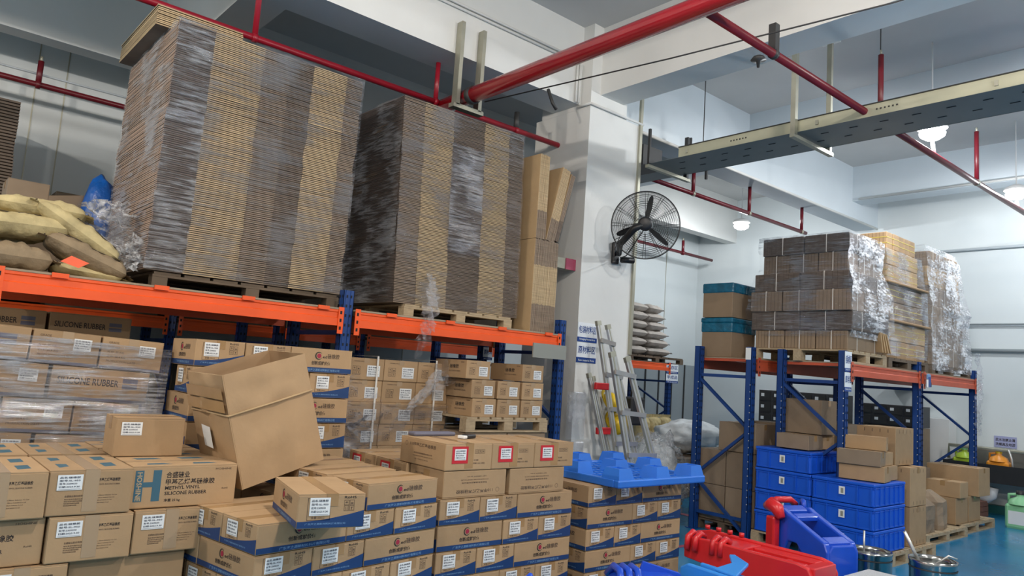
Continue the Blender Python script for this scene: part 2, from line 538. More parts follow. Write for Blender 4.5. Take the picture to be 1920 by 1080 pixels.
b.build('hanger_clamp', t)
t = thing('sprinkler_pipe', 'thin dark red pipe close to the back wall', 'pipe', (0, 8.85, 4.22), group='thin red branch pipes')
MB().tube([(-6.9, 0, 0), (13.0, 0, 0)], .03, 'pipe_darkred', 12).build('pipe_body', t)
b = MB()
for x in (.98, 12.0):
    b = MB().tube([(x, 0, 0), (x, 0, .25)], .028, 'pipe_darkred', 10).tube([(x, 0, .25), (x, 0, .3)], .014, 'galv', 8)
    clamp(b, (x, 0, 0), (1, 0, 0), .045, 'pipe_darkred')
    b.build('dropper', t)
b = MB().tube([(-6.9, 8.95, 4.36), (4, 8.95, 4.36)], .012, 'plaster_cool', 6)
tag(b.build('wall_cable'), 'thin pale cable running just above the red pipe at the back left', 'cable')
b = MB().tube([(4.05, 5.3, 4.10), (4.6, 3.6, 4.22), (5.0, 2.0, 4.30), (5.1, .2, 4.4)], .006, 'steel_dark', 6)
tag(b.build('hanging_cable'), 'thin black cable slung below the thick red pipe', 'cable')
b = MB().tube([(5.1, 5.58, 4.62), (5.1, 5.5, 4.45), (5.16, 5.5, 4.40)], .018, 'steel_dark', 8)
tag(b.build('pipe_hook'), 'short black bent pipe hook beside the column top', 'hook')
b = MB().lathe([(0, 0), (.05, 0), (.07, -.03), (.02, -.04), (.012, -.1), (0, -.1)], (5.75, 3.5, 4.6), 'steel_dark', 14)
tag(b.build('ceiling_bracket'), 'small black ceiling fitting under the cream beam', 'bracket')
b = MB().box((7.35, 3.6, 5.42), (7.55, 3.8, 5.5), 'plaster')
tag(b.build('ceiling_box'), 'small white junction box on the blue-grey ceiling bay', 'junction box')

# ------------------------------------------------------------------ cable tray
t = thing('cable_tray', 'long grey metal cable tray hanging under the right ceiling', 'cable tray', (6.6, 0, 4.14))
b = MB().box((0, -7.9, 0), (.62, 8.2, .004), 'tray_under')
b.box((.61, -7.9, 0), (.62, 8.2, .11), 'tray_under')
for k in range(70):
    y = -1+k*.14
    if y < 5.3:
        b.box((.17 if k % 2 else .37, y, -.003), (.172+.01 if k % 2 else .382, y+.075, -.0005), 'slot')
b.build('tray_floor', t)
b = MB().box((-.004, -7.9, 0), (.0, 4.98, .115), 'tray_side').box((-.02, -7.9, .112), (.0, 4.98, .118), 'steel_dark')
for k in range(6):
    y0 = 4.3-k*1.5
    for j in range(6):
        b.lathe([(0, 0), (.009, 0)], (0, 0, 0), 'steel_dark', 6) if False else b.box((-.008, y0-j*.035, .05), (-.003, y0-j*.035+.014, .064), 'steel_dark')
    b.box((-.016, y0+.55, .03), (-.003, y0+.58, .075), 'galv')
b.build('tray_side', t)
b = MB().box((-.05, 5.45, -.01), (.3, 5.75, .24), 'steel_dark')
b.build('tray_joint', t)
for (y, nm) in ((3.57, 1), (5.35, 0)):
    t = thing('tray_hanger', 'galvanised U hanger under the cable tray near the middle' if nm else 'galvanised hanger under the cable tray beside the column', 'hanger', (6.58, y, 4.12), 0, 'tray hangers')
    if nm:
        MB().box((-.06, -.02, -.02), (-.01, .03, 1.0), 'galv').build('upright_channel', t)
        MB().box((.66, -.02, -.02), (.70, .03, 1.37), 'galv').build('upright_channel', t)
    else:
        MB().box((-.04, .0, -.02), (-.015, .03, .42), 'steel_dark').build('upright_channel', t)
        MB().box((.66, -.02, -.02), (.70, .03, .5), 'steel_dark').build('upright_channel', t)
    MB().box((-.07, -.02, -.05), (.74, .03, -.015), 'galv').build('cross_bar', t)
for i, (x, y, z0, z1, wd, lab) in enumerate(((6.9, 4.87, 4.25, 5.5, .008, 'thin black threaded rod above the left end of the cable tray'), (7.0, 2.95, 4.25, 5.5, .008, 'thin black threaded rod above the middle of the cable tray'),
                                       (7.6, 5.55, 4.3, 4.75, .022, 'short black steel post above the tray end, left of two'), (8.0, 5.58, 4.3, 4.75, .028, 'short black steel post above the tray end, right of two'))):
    tag(MB().box((x-wd/2, y-wd/2, z0), (x+wd/2, y+wd/2, z1), 'steel_dark').build('hanging_rod'), lab, 'rod')
tag(MB().tube([(6.0, 5.59, 4.58), (13.2, 5.59, 4.58)], .02, 'plaster', 8).build('wall_conduit'), 'white conduit along the lower edge of the far ceiling beam', 'conduit')
tag(MB().tube([(12.27, -3, 4.92), (12.27, 5.5, 4.92)], .02, 'plaster', 8).build('wall_conduit'), 'white conduit along the cross beam by the right wall', 'conduit')

# ------------------------------------------------------------------ pallet racking
def slots(b, x, y, z0, z1, face, mt='slot', step=.075):
    z = z0
    while z < z1:
        if face == 'y':
            for dx in (-.018, .018):
                b.box((x+dx-.006, y-.0012, z), (x+dx+.006, y+.0012, z+.022), mt)
        else:
            for dy in (-.018, .018):
                b.box((x-.0012, y+dy-.006, z), (x+.0012, y+dy+.006, z+.022), mt)
        z += step
def dots(b, y, h):
    z = .3
    while z < h-.35:
        b.box((-.047, y-.03, z), (-.0452, y-.022, z+.010), 'strap_white')
        z += .075
def upright_frame(x, y0, y1, h, label, group, z_holes=0, beams=True, light_dots=False):
    """two blue posts joined by braces, standing across the rack depth"""
    t = thing('rack_frame', label, 'rack frame', (x, y0, 0), 0, group)
    D = y1-y0
    for k, y in enumerate((0, D)):
        b = MB()
        b.box((-.045, y-.035, 0), (.045, y-.031, h), 'blue_steel')
        b.box((-.045, y-.035, 0), (-.041, y+.035, h), 'blue_steel')
        b.box((.041, y-.035, 0), (.045, y+.035, h), 'blue_steel')
        b.box((-.045, y+.031, 0), (-.012, y+.035, h), 'blue_steel').box((.012, y+.031, 0), (.045, y+.035, h), 'blue_steel')
        b.box((-.03, y-.04, 0), (-.012, y-.035, h), 'blue_steel').box((.012, y-.04, 0), (.03, y-.035, h), 'blue_steel')
        slots(b, 0, y-.041, .3, h-.02, 'y')
        slots(b, -.0455, y, .3, h-.02, 'x', 'slot') if not light_dots else dots(b, y, h)
        b.box((-.07, y-.06, 0), (.07, y+.06, .008), 'blue_steel')
        b.build('rack_post', t)
    zs = [.03, .60, 1.17]
    b = MB()
    for i, z in enumerate(zs):
        za, zb = (0, D) if i % 2 == 0 else (D, 0)
        MB().beam((-.002*i, za, z), (-.002*i, zb, min(z+.55, h-.35)), .03, .035, 'blue_steel', (1, 0, 0)).build('diagonal_brace', t)
    MB().beam((0, 0, h-.33), (0, D, h-.33), .03, .035, 'blue_steel').build('cross_brace', t)
    MB().beam((0, 0, .2), (0, D, .2), .03, .035, 'blue_steel').build('cross_brace', t)
    return t
def rack_beam(x0, x1, y, ztop, label, group, mt='orange', side=-1, hh=.125):
    """stepped box beam with end connectors; side=-1 faces -Y"""
    t = thing('rack_beam', label, 'rack beam', (x0, y, ztop), 0, group)
    L = x1-x0
    s = side
    b = MB()
    prof = [(0, 0), (s*.026, 0), (s*.026, -.018), (s*.020, -.024), (s*.020, -.060), (s*.026, -.066), (s*.026, -hh), (0, -hh)]
    pts = [(.012, a, c) for a, c in prof]
    b.prism(pts if s > 0 else pts[::-1], (L-.024, 0, 0), mt)
    b.build('beam_body', t)
    for e in (0, 1):
        b = MB()
        xx = .0 if e == 0 else L-.045
        b.box((xx, s*.028, -hh-.06), (xx+.045, s*.034, .02), mt)
        for k in range(3):
            b.box((xx+.012, s*.0352-.0005, -hh-.03+k*.06), (xx+.028, s*.0352+.0005, -hh-.005+k*.06), 'slot')
        b.build('beam_connector', t)
    return t

BZ = 2.0
XU = (-1.90, .45, 2.79, 5.16)
nm = ('left of the picture', 'at the left edge', 'between the two wrapped stacks', 'beside the white column')
for x, n_ in zip(XU, nm):
    if x > 2:
        upright_frame(x, 5.24, 6.15, 2.16, 'blue rack frame '+n_, 'frames of the left rack')
G = 'orange beams of the left rack'
for i in range(3):
    a, c = XU[i]+.05, XU[i+1]-.05
    if i == 0: continue
    side = ('left bay under the tall wrapped stack', 'right bay under the shorter wrapped stack')[i-1]
    rack_beam(a, c, 5.20, BZ, 'bright orange front beam, '+side, G)
    rack_beam(a, c, 6.19, BZ, 'orange rear beam, '+side, G, side=1)
    t = thing('shelf_deck', 'board decking of the '+side, 'shelf deck', (a, 5.2, BZ), 0, 'rack decks')
    MB().box((0, -.03, .001), (c-a, 1.0, .014), 'deck').build('board', t)
    b = MB()
    for k in range(4):
        x = .3+k*(c-a-.5)/3
        MB().box((x, .01, -.04), (x+.05, .97, -.002), 'orange_dull').build('support_bar', t)
        MB().box((x-.02, -.045, -.012), (x+.07, -.031, .017), 'orange').build('clip', t)
# second row back to back and a third row far behind
for x, n_ in ((2.79, 'seen under the left deck'), (5.16, 'seen under the right deck')):
    upright_frame(x, 6.45, 7.35, 2.05, 'dark blue frame of the second row '+n_, 'frames of the second rack row')
for i in range(2):
    a, c = (.5, 2.74) if i == 0 else (2.84, 5.11)
    t = thing('shelf_deck', 'deck of the second rack row, '+('left' if i == 0 else 'right')+' bay', 'shelf deck', (a, 6.45, BZ), 0, 'rack decks')
    MB().box((0, -.03, .001), (c-a, .95, .014), 'deck').build('board', t)
for x, n_ in ((2.35, 'left'), (4.58, 'middle'), (6.85, 'right')):
    upright_frame(x, 8.15, 9.05, 2.03, 'blue frame of the far third row seen under the deck, '+n_+' one', 'frames of the far rack row')
for (a, c, n_) in ((.15, 2.3, 'left bay'), (2.40, 4.53, 'middle bay'), (4.63, 6.8, 'right bay')):
    rack_beam(a, c, 8.1, 1.94, 'orange beam of the far third row seen under the deck, '+n_, 'beams of the far rack row')
upright_frame(9.2, 8.15, 9.05, 1.98, 'blue frame of the far rack behind the ladders, near end', 'frames of the far rack row')
upright_frame(10.78, 8.15, 9.05, 1.98, 'blue frame of the far rack carrying the small area sign', 'frames of the far rack row')
rack_beam(9.25, 10.73, 8.1, 1.96, 'short orange beam carrying the grey sacks behind the ladders', 'beams of the far rack row')

# right rack: two rows back to back
RX = (7.60, 9.50, 11.42)
rn = ('near end', 'middle', 'far end')
for i, x in enumerate(RX):
    upright_frame(x-.0, 3.54, 4.22, 2.07, 'blue rack frame of the right rack front row, '+rn[i], 'frames of the right rack', light_dots=True)
for i, x in enumerate((7.35, 9.4)):
    upright_frame(x, 4.45, 5.12, 2.07, 'blue rack frame of the right rack rear row, '+('near end' if i == 0 else 'further in'), 'frames of the right rack', light_dots=True)
G = 'beams of the right rack'
for i in range(2):
    a, c = RX[i]+.05, RX[i+1]-.05
    n_ = ('near bay', 'far bay')[i]
    rack_beam(a, c, 3.51, 1.94, 'orange red front beam of the right rack, '+n_, G, 'orange_dull')
    rack_beam(a, c, 4.25, 1.94, 'dark orange rear beam of the right rack front row, '+n_, G, 'orange_dull', side=1)
rack_beam(7.40, 9.35, 4.42, 1.94, 'dark orange front beam of the rear row of the right rack', G, 'orange_dull')
rack_beam(7.40, 9.35, 5.15, 1.94, 'orange beam under the blue-taped boxes', G, 'orange_dull', side=1)
for (a, c, y0, y1, n_) in ((7.65, 11.37, 3.50, 4.24, 'front row'), (7.40, 9.35, 4.43, 5.14, 'rear row')):
    t = thing('shelf_deck', 'deck of the right rack '+n_, 'shelf deck', (a, y0, 1.94), 0, 'rack decks')
    MB().box((0, 0, .001), (c-a, y1-y0, .012), 'deck').build('board', t)
    MB().box((0, 0, -.03), (.04, y1-y0, -.001), 'orange_dull').build('support_bar', t)
    MB().box((1.7, 0, -.03), (1.74, y1-y0, -.001), 'orange_dull').build('support_bar', t)

# ------------------------------------------------------------------ signs
def sign(rows, W, loc, label, rz=0, group='area signs'):
    """rows: (text, height, bg, ink)"""
    t = thing('area_sign', label, 'sign', loc, rz, group)
    z = 0
    for (s, h, bg, ink, sub, sh) in rows:
        z -= h
        b = MB().box((0, -.004, z), (W, 0, z+h), bg)
        b.text(s, h*.5, (W/2, -.0055, z+h*.27), (1, 0, 0), (0, 0, 1), ink, 'c', w=W*.88)
        b.build('sign_panel', t)
        z -= sh
        b = MB().box((0, -.004, z), (W, 0, z+sh), 'sign_blue')
        b.text(sub, sh*.5, (W/2, -.0055, z+sh*.28), (1, 0, 0), (0, 0, 1), 'sign_white', 'c', w=W*.8)
        b.build('sign_strip', t)
        z -= .008
    return t
sign([('包装材料区', .155, 'sign_white', 'sign_blue', 'Packaging Material Area', .05), ('原材料区', .155, 'sign_white', 'sign_blue', 'Raw material Area', .055)], .30, (5.60, 5.428, 2.19),
     'blue and white packaging and raw material area sign on the column')
sign([('包装材料区', .17, 'sign_white', 'sign_blue', 'Packaging Material', .035), ('库存区', .15, 'sign_white', 'sign_blue', 'Inventory Area', .045)], .15, (7.53, 3.495, 2.06),
     'area sign on the near post of the right rack')
sign([('库存', .10, 'sign_white', 'sign_blue', 'Inventory', .04), ('原材料', .11, 'sign_white', 'sign_blue', 'Raw', .03)], .13, (5.13, 6.40, 2.02),
     'small area sign hanging behind under the left rack')
sign([('库存区', .13, 'sign_white', 'sign_blue', 'Inventory', .035), ('半成品', .12, 'sign_white', 'sign_blue', 'Semi', .04)], .34, (10.62, 8.08, 1.96),
     'small area sign on the far rack behind the ladders')
t = thing('wall_notice', 'violet grey notice with two lines of characters on the right wall', 'notice', (WX-.005, 3.83, 1.16), R(-90))
b = MB().box((0, -.006, -.17), (.30, 0, 0), 'sign_violet')
b.text('此水池禁止清', .045, (.15, -.008, -.075), (1, 0, 0), (0, 0, 1), 'ink', 'c', w=.26)
b.text('洗模具及地漏', .045, (.15, -.008, -.145), (1, 0, 0), (0, 0, 1), 'ink', 'c', w=.26)
b.build('notice_board', t)
t = thing('post_label', 'small white label on the top of the near blue post', 'label', (7.392, 4.47, 2.06), R(-90))
MB().box((-.02, -.09, -.13), (.045, -.088, 0), 'label_white').text('库', .04, (.012, -.0895, -.06), (1,0,0), (0,0,1), 'ink', 'c').text('存', .04, (.012, -.0895, -.115), (1,0,0), (0,0,1), 'ink', 'c').build('label_plate', t)

# ------------------------------------------------------------------ cartons
def icons(b, org, r_, u_, x, y, s, mt='ink_soft', n=2, m_=2):
    """grid of framed handling symbols"""
    o, r_, u_ = Vector(org), Vector(r_), Vector(u_)
    for i in range(n):
        for j in range(m_):
            X, Y = x+i*s*1.12, y+j*s*1.12
            t_ = s*.08
            for q in ((0,0,s,t_), (0,s-t_,s,s), (0,0,t_,s), (s-t_,0,s,s)):
                b.quad(o, r_, u_, X+q[0], Y+q[1], X+q[2], Y+q[3], mt)
            k = (i+j*2) % 4
            if k == 0:
                b.quad(o, r_, u_, X+s*.3, Y+s*.2, X+s*.4, Y+s*.75, mt); b.quad(o, r_, u_, X+s*.6, Y+s*.2, X+s*.7, Y+s*.75, mt)
            elif k == 1:
                b.poly([o+r_*(X+s*.3)+u_*(Y+s*.75), o+r_*(X+s*.5)+u_*(Y+s*.3), o+r_*(X+s*.7)+u_*(Y+s*.75)][::-1], mt)
                b.quad(o, r_, u_, X+s*.3, Y+s*.2, X+s*.7, Y+s*.27, mt)
            elif k == 2:
                b.poly([o+r_*(X+s*.2)+u_*(Y+s*.45), o+r_*(X+s*.8)+u_*(Y+s*.45), o+r_*(X+s*.5)+u_*(Y+s*.75)], mt)
                b.quad(o, r_, u_, X+s*.47, Y+s*.2, X+s*.53, Y+s*.45, mt)
            else:
                b.quad(o, r_, u_, X+s*.25, Y+s*.2, X+s*.75, Y+s*.5, mt)
def shipping_label(h, w_, border=False, n=4):
    b = MB()
    if border:
        b.quad((0, -.0006, 0), (1,0,0), (0,0,1), -.018, -.018, w_+.014, h+.014, 'label_red')
    b.quad((0, -.0012, 0), (1,0,0), (0,0,1), 0, 0, w_, h, 'label_white')
    rows_ = ('品名:硅橡胶', '型号:SL-950', '批号:2309030', '日期:2023.9.30')[:n]
    for k, s in enumerate(rows_):
        b.text(s, h*.13, (w_*.08, -.002, h*(.76-k*.20)), (1,0,0), (0,0,1), 'label_ink', 'l', w=w_*(.82 if k != 2 else .7))
    b.quad((0, -.002, 0), (1,0,0), (0,0,1), w_*.06, h*.06, w_*.94, h*.075, 'label_ink')
    return b
def carton_body(L, W, H, mt='cardboard', top='cardboard_pale', seam=True):
    b = MB()
    b.bbox((-L/2, -W/2, 0), (L/2, W/2, H-.004), mt, .004)
    # closed top flaps leave a fine seam along the length
    g = .0015
    for s in (-1, 1):
        y0, y1 = (g, W/2-.001) if s > 0 else (-W/2+.001, -g)
        b.box((-L/2+.001, y0, H-.0045), (L/2-.001, y1, H), mt)
    return b
def ends(L):
    # (origin on the face plane, right, up) for: front(-Y), back(+Y), right(+X), left(-X)
    return None
KIND = {}
def face_frame(L, W, face):
    e = .0008
    if face == 'front': return Vector((-L/2, -W/2-e, 0)), Vector((1,0,0)), L
    if face == 'back': return Vector((L/2, W/2+e, 0)), Vector((-1,0,0)), L
    if face == 'right': return Vector((L/2+e, -W/2, 0)), Vector((0,1,0)), W
    if face == 'left': return Vector((-L/2-e, W/2, 0)), Vector((0,-1,0)), W
UP = Vector((0,0,1))
def tape_strip(L, W, H, wd=.048, drop=.055, mt='tape'):
    b = MB()
    b.box((-L/2-.0012, -wd/2, H), (L/2+.0012, wd/2, H+.001), mt)
    for s in (-1, 1):
        x = s*(L/2+.0006)
        b.box((x-.0006, -wd/2, H-drop), (x+.0006, wd/2, H+.001), mt)
    return b
def kind_blue(L=.47, W=.285, H=.14):
    b = carton_body(L, W, H)
    for face in ('front', 'back'):
        o, r_, w_ = face_frame(L, W, face)
        b.quad(o, r_, UP, .002, .003, w_-.002, H*.215, 'print_blue')
        n = r_.cross(UP)
        # round logo: dark crescent and red disc
        cx, cy, rad = w_*.44, H*.70, H*.165
        o2 = o+n*.0006
        arc = []
        for k in range(19):
            a = R(40+k*16.5)
            arc.append(o2+r_*(cx+rad*math.cos(a))+UP*(cy+rad*math.sin(a)))
        for k in range(18, -1, -1):
            a = R(40+k*16.5)
            q = rad*(.90-.14*math.sin(math.pi*k/18))
            arc.append(o2+r_*(cx+rad*.07+q*math.cos(a))+UP*(cy+q*math.sin(a)))
        for k in range(18):
            b.add([arc[k], arc[k+1], arc[37-k-1], arc[37-k]], [(0,1,2,3)], 'ink')
        b.poly([o2+r_*(cx+rad*.1+rad*.58*math.cos(R(k*22.5)))+UP*(cy+rad*.58*math.sin(R(k*22.5))) for k in range(16)], 'logo_red')
        b.text('ꘌ', .01, o2, r_, UP, 'ink') if False else b.text('ed', H*.15, o2+r_*(cx+rad*1.15)+UP*(H*.61), r_, UP, 'ink', 'l', w=w_*.065)
        b.text('硅橡胶', H*.20, o2+r_*(cx+rad*1.15+w_*.075)+UP*(H*.60), r_, UP, 'ink_soft', 'l', w=w_*.20)
        b.text('创新成就价值', H*.16, o2+r_*(w_*.33)+UP*(H*.315), r_, UP, 'ink', 'l', w=w_*.31)
        b.text('广东海之源新材料科技有限公司', H*.10, o2+r_*(w_*.24)+UP*(H*.06), r_, UP, 'print_lightblue', 'l', w=w_*.56)
    for face in ('right', 'left'):
        o, r_, w_ = face_frame(L, W, face)
        n = r_.cross(UP)
        pts = []
        for k in range(11):
            x = .002+(w_-.004)*k/10
            pts.append((x, H*(.21+.30*(k/10)**1.8)))
        for k in range(10):
            (xa, ya), (xb, yb) = pts[k], pts[k+1]
            b.add([o+r_*xa+UP*.003, o+r_*xb+UP*.003, o+r_*xb+UP*yb, o+r_*xa+UP*ya], [(0,1,2,3)], 'print_blue')
        b.text('RoHS', H*.10, o+r_*(w_*.68)+UP*(H*.86), r_, UP, 'ink', 'l', w=w_*.18)
        icons(b, o, r_, UP, w_*.68, H*.50, H*.15)
        b.text('广东海之源新材料科技有限公司', H*.055, o+n*.0006+r_*(w_*.12)+UP*(H*.11), r_, UP, 'print_lightblue', 'l', w=w_*.6)
        fr = MB()
        for q in ((.14, .24, .48, .255), (.14, .88, .48, .895), (.14, .24, .148, .895), (.472, .24, .48, .895)):
            b.quad(o, r_, UP, w_*q[0], H*q[1], w_*q[2], H*q[3], 'ink_soft')
        b.text('净重:20KG', H*.07, o+r_*(w_*.2)+UP*(H*.28), r_, UP, 'ink_soft', 'l', w=w_*.2)
    return dict(L=L, W=W, H=H, body=b.mesh('carton_body'), tape=tape_strip(L, W, H, .05, .05).mesh('tape'), label=shipping_label(H*.52, W*.30).mesh('shipping_label'), lpos=(.17, .38))
def kind_h(L=.46, W=.315, H=.182):
    b = carton_body(L, W, H)
    for face in ('front', 'back'):
        o, r_, w_ = face_frame(L, W, face)
        n = r_.cross(UP); o2 = o+n*.0006
        b.quad(o, r_, UP, w_*.03, H*.16, w_*.105, H*.90, 'print_teal')
        b.quad(o, r_, UP, w_*.105, H*.50, w_*.19, H*.62, 'print_teal')
        b.quad(o, r_, UP, w_*.19, H*.16, w_*.265, H*.90, 'print_teal')
        b.text('HOSHINE', w_*.06, o2+r_*(w_*.045)+UP*(H*.86), -UP, r_, 'cardboard_pale', 'l', w=H*.68)
        b.text('合盛硅业', H*.15, o+r_*(w_*.31)+UP*(H*.70), r_, UP, 'ink', 'l', w=w_*.22)
        b.text('甲基乙烯基硅橡胶', H*.14, o+r_*(w_*.31)+UP*(H*.53), r_, UP, 'ink', 'l', w=w_*.47)
        b.text('METHYL VINYL', H*.11, o+r_*(w_*.31)+UP*(H*.42), r_, UP, 'ink', 'l', w=w_*.33)
        b.text('SILICONE RUBBER', H*.11, o+r_*(w_*.31)+UP*(H*.29), r_, UP, 'ink', 'l', w=w_*.40)
        b.text('净重 25 kg', H*.07, o+r_*(w_*.31)+UP*(H*.12), r_, UP, 'ink', 'l', w=w_*.15)
        b.text('HOSHINE', H*.06, o+r_*(w_*.78)+UP*(H*.87), r_, UP, 'ink_soft', 'l', w=w_*.16)
        b.text('RoHS', H*.05, o+r_*(w_*.86)+UP*(H*.38), r_, UP, 'ink_soft', 'l', w=w_*.06)
    for face in ('right', 'left'):
        o, r_, w_ = face_frame(L, W, face)
        b.text('甲基乙烯基硅橡胶', H*.075, o+r_*(w_*.58)+UP*(H*.73), r_, UP, 'ink', 'l', w=w_*.26)
        b.text('METHYL VINYL SILICONE RUBBER', H*.04, o+r_*(w_*.5)+UP*(H*.65), r_, UP, 'ink_soft', 'l', w=w_*.34)
        b.text('合盛硅业股份有限公司', H*.045, o+r_*(w_*.2)+UP*(H*.40), r_, UP, 'ink_soft', 'l', w=w_*.26)
        for k in range(4):
            b.text('地址电话传真网址邮箱', H*.03, o+r_*(w_*.2)+UP*(H*(.34-k*.045)), r_, UP, 'ink_soft', 'l', w=w_*(.24-.03*k))
            b.text('Hoshine Silicon Industry Co Ltd', H*.03, o+r_*(w_*.52)+UP*(H*(.40-k*.055)), r_, UP, 'ink_soft', 'l', w=w_*(.3-.03*k))
    z = H+.0003
    for sx in (-1, 1):
        o = Vector((sx*.10, 0, z))
        b.add([o+Vector(p) for p in ((-.06,-.11,0),(.05,-.11,0),(.02,-.07,0),(-.05,-.07,0))], [(0,1,2,3)], 'print_teal')
        b.add([o+Vector(p) for p in ((-.06,.06,0),(.05,.06,0),(.03,.11,0),(-.07,.11,0))], [(0,1,2,3)], 'print_teal')
    return dict(L=L, W=W, H=H, body=b.mesh('carton_body'), tape=tape_strip(L, W, H, .055, .17, 'tape_clear').mesh('tape'), label=shipping_label(H*.34, W*.29).mesh('shipping_label'), lpos=(.10, .56))
def kind_110(L=.46, W=.34, H=.15, labelled=True):
    b = carton_body(L, W, H, 'cardboard')
    for face in ('front', 'back'):
        o, r_, w_ = face_frame(L, W, face)
        b.text('110甲基乙烯基硅橡胶', H*.14, o+r_*(w_*.22)+UP*(H*.70), r_, UP, 'ink_soft', 'l', w=w_*.58)
        b.text('东爵有机硅集团有限公司', H*.06, o+r_*(w_*.32)+UP*(H*.42), r_, UP, 'ink_soft', 'l', w=w_*.40)
        b.text('DONGJUE SILICONE GROUP CO LTD', H*.05, o+r_*(w_*.30)+UP*(H*.31), r_, UP, 'ink_soft', 'l', w=w_*.44)
        b.text('NET WEIGHT 20 KG', H*.05, o+r_*(w_*.34)+UP*(H*.20), r_, UP, 'ink_soft', 'l', w=w_*.3)
        cx, cy, q = w_*.14, H*.76, H*.09
        for k in range(16):
            a, a2 = R(k*22.5), R((k+1)*22.5)
            b.add([o+r_*(cx+q*math.cos(a))+UP*(cy+q*math.sin(a)), o+r_*(cx+q*math.cos(a2))+UP*(cy+q*math.sin(a2)),
                   o+r_*(cx+q*.85*math.cos(a2))+UP*(cy+q*.85*math.sin(a2)), o+r_*(cx+q*.85*math.cos(a))+UP*(cy+q*.85*math.sin(a))], [(0,1,2,3)], 'ink_soft')
    for face in ('right', 'left'):
        o, r_, w_ = face_frame(L, W, face)
        icons(b, o, r_, UP, w_*.62, H*.62, H*.15, n=3, m_=1)
        b.text('生产日期', H*.06, o+r_*(w_*.5)+UP*(H*.34), r_, UP, 'ink_soft', 'l', w=w_*.2)
        b.text('有限公司', H*.06, o+r_*(w_*.5)+UP*(H*.22), r_, UP, 'ink_soft', 'l', w=w_*.34)
    return dict(L=L, W=W, H=H, body=b.mesh('carton_body'), tape=tape_strip(L, W, H, .06, .14).mesh('tape'), label=shipping_label(H*.42, W*.24, True).mesh('shipping_label') if labelled else None, lpos=(.19, .38))
def kind_rubber(L=.50, W=.33, H=.182):
    b = carton_body(L, W, H, 'cardboard')
    for face in ('front', 'back'):
        o, r_, w_ = face_frame(L, W, face)
        b.quad(o, r_, UP, .002, .002, w_-.002, H*.10, 'print_grey')
        b.text('SILICONE RUBBER', H*.27, o+r_*(w_*.06)+UP*(H*.48), r_, UP, 'ink', 'l', w=w_*.62)
        b.quad(o, r_, UP, w_*.72, H*.62, w_*.88, H*.76, 'print_grey'); b.quad(o, r_, UP, w_*.72, H*.44, w_*.88, H*.58, 'print_grey')
    for face in ('right', 'left'):
        o, r_, w_ = face_frame(L, W, face)
        b.quad(o, r_, UP, .002, .002, w_-.002, H*.10, 'print_grey')
        for k, s in enumerate(('GRADE', 'LOT NO', 'N.W: 20 KG', 'G.W: 20.4 KG', 'PRODUCTION DATE')):
            b.text(s, H*.085, o+r_*(w_*.10)+UP*(H*(.80-k*.145)), r_, UP, 'ink_soft', 'l')
    return dict(L=L, W=W, H=H, body=b.mesh('carton_body'), tape=tape_strip(L, W, H, .055, .05, 'tape_clear').mesh('tape'), label=shipping_label(H*.36, W*.27).mesh('shipping_label'), lpos=(.60, .46))
def kind_white(L=.46, W=.30, H=.165):
    b = carton_body(L, W, H, 'cardboard')
    for face in ('front', 'back'):
        o, r_, w_ = face_frame(L, W, face)
        b.text('硅橡胶', H*.22, o+r_*(w_*.48)+UP*(H*.52), r_, UP, 'ink', 'l', w=w_*.28)
        b.text('SILICONE RUBBER', H*.09, o+r_*(w_*.46)+UP*(H*.34), r_, UP, 'ink_soft', 'l', w=w_*.36)
        b.text('有机硅', H*.07, o+r_*(w_*.82)+UP*(H*.84), r_, UP, 'ink_soft', 'l', w=w_*.1)
    for face in ('right', 'left'):
        o, r_, w_ = face_frame(L, W, face)
        icons(b, o, r_, UP, w_*.12, H*.22, H*.19)
        b.text('江西蓝星星火有机硅有限公司', H*.05, o+r_*(w_*.14)+UP*(H*.82), r_, UP, 'ink_soft', 'l', w=w_*.42)
        b.text('包', H*.11, o+r_*(w_*.52)+UP*(H*.85), r_, UP, 'ink', 'l')
    return dict(L=L, W=W, H=H, body=b.mesh('carton_body'), tape=tape_strip(L, W, H, .05, .04, 'tape_clear').mesh('tape'), label=shipping_label(H*.52, W*.36).mesh('shipping_label'), lpos=(.52, .16))
def kind_plain(L, W, H, mt='cardboard_dull', staples=False):
    b = carton_body(L, W, H, mt)
    if staples:
        for face in ('front', 'back', 'right', 'left'):
            o, r_, w_ = face_frame(L, W, face)
            for k in range(4):
                x = w_*(.2+.2*k)
                for y in (H*.04, H*.86):
                    b.quad(o, r_, UP, x, y, x+.008, y+H*.09, 'ink_soft')
    return dict(L=L, W=W, H=H, body=b.mesh('carton_body'), tape=tape_strip(L, W, H, .055, .06, 'tape').mesh('tape'), label=None, lpos=(.1, .5))
def place(K, x, y, z, rz, label, group=None, lab_faces=('right', 'left'), rot=None, name='carton', cat='carton', tape=True):
    """x, y, z: centre of the base"""
    t = thing(name, label, cat, (x, y, z), rz, group, rot)
    child('carton_body', K['body'], t)
    if tape: child('tape', K['tape'], t)
    if K['label']:
        for f_ in lab_faces:
            o, r_, w_ = face_frame(K['L'], K['W'], f_)
            n = r_.cross(UP)
            p = o+r_*(w_*K['lpos'][0])+UP*(K['H']*K['lpos'][1])+n*.0008
            c = child('shipping_label', K['label'], t)
            c.location = p
            c.rotation_euler = (0, 0, math.atan2(r_.y, r_.x))
    return t
KB, KH, K110, KR, KW = kind_blue(), kind_h(), kind_110(), kind_rubber(), kind_white()
KB2 = kind_blue(.46, .285, .125)
KH['lab'] = 1
ORD = ['top', 'second', 'third', 'fourth', 'fifth', 'sixth', 'seventh', 'eighth', 'ninth']

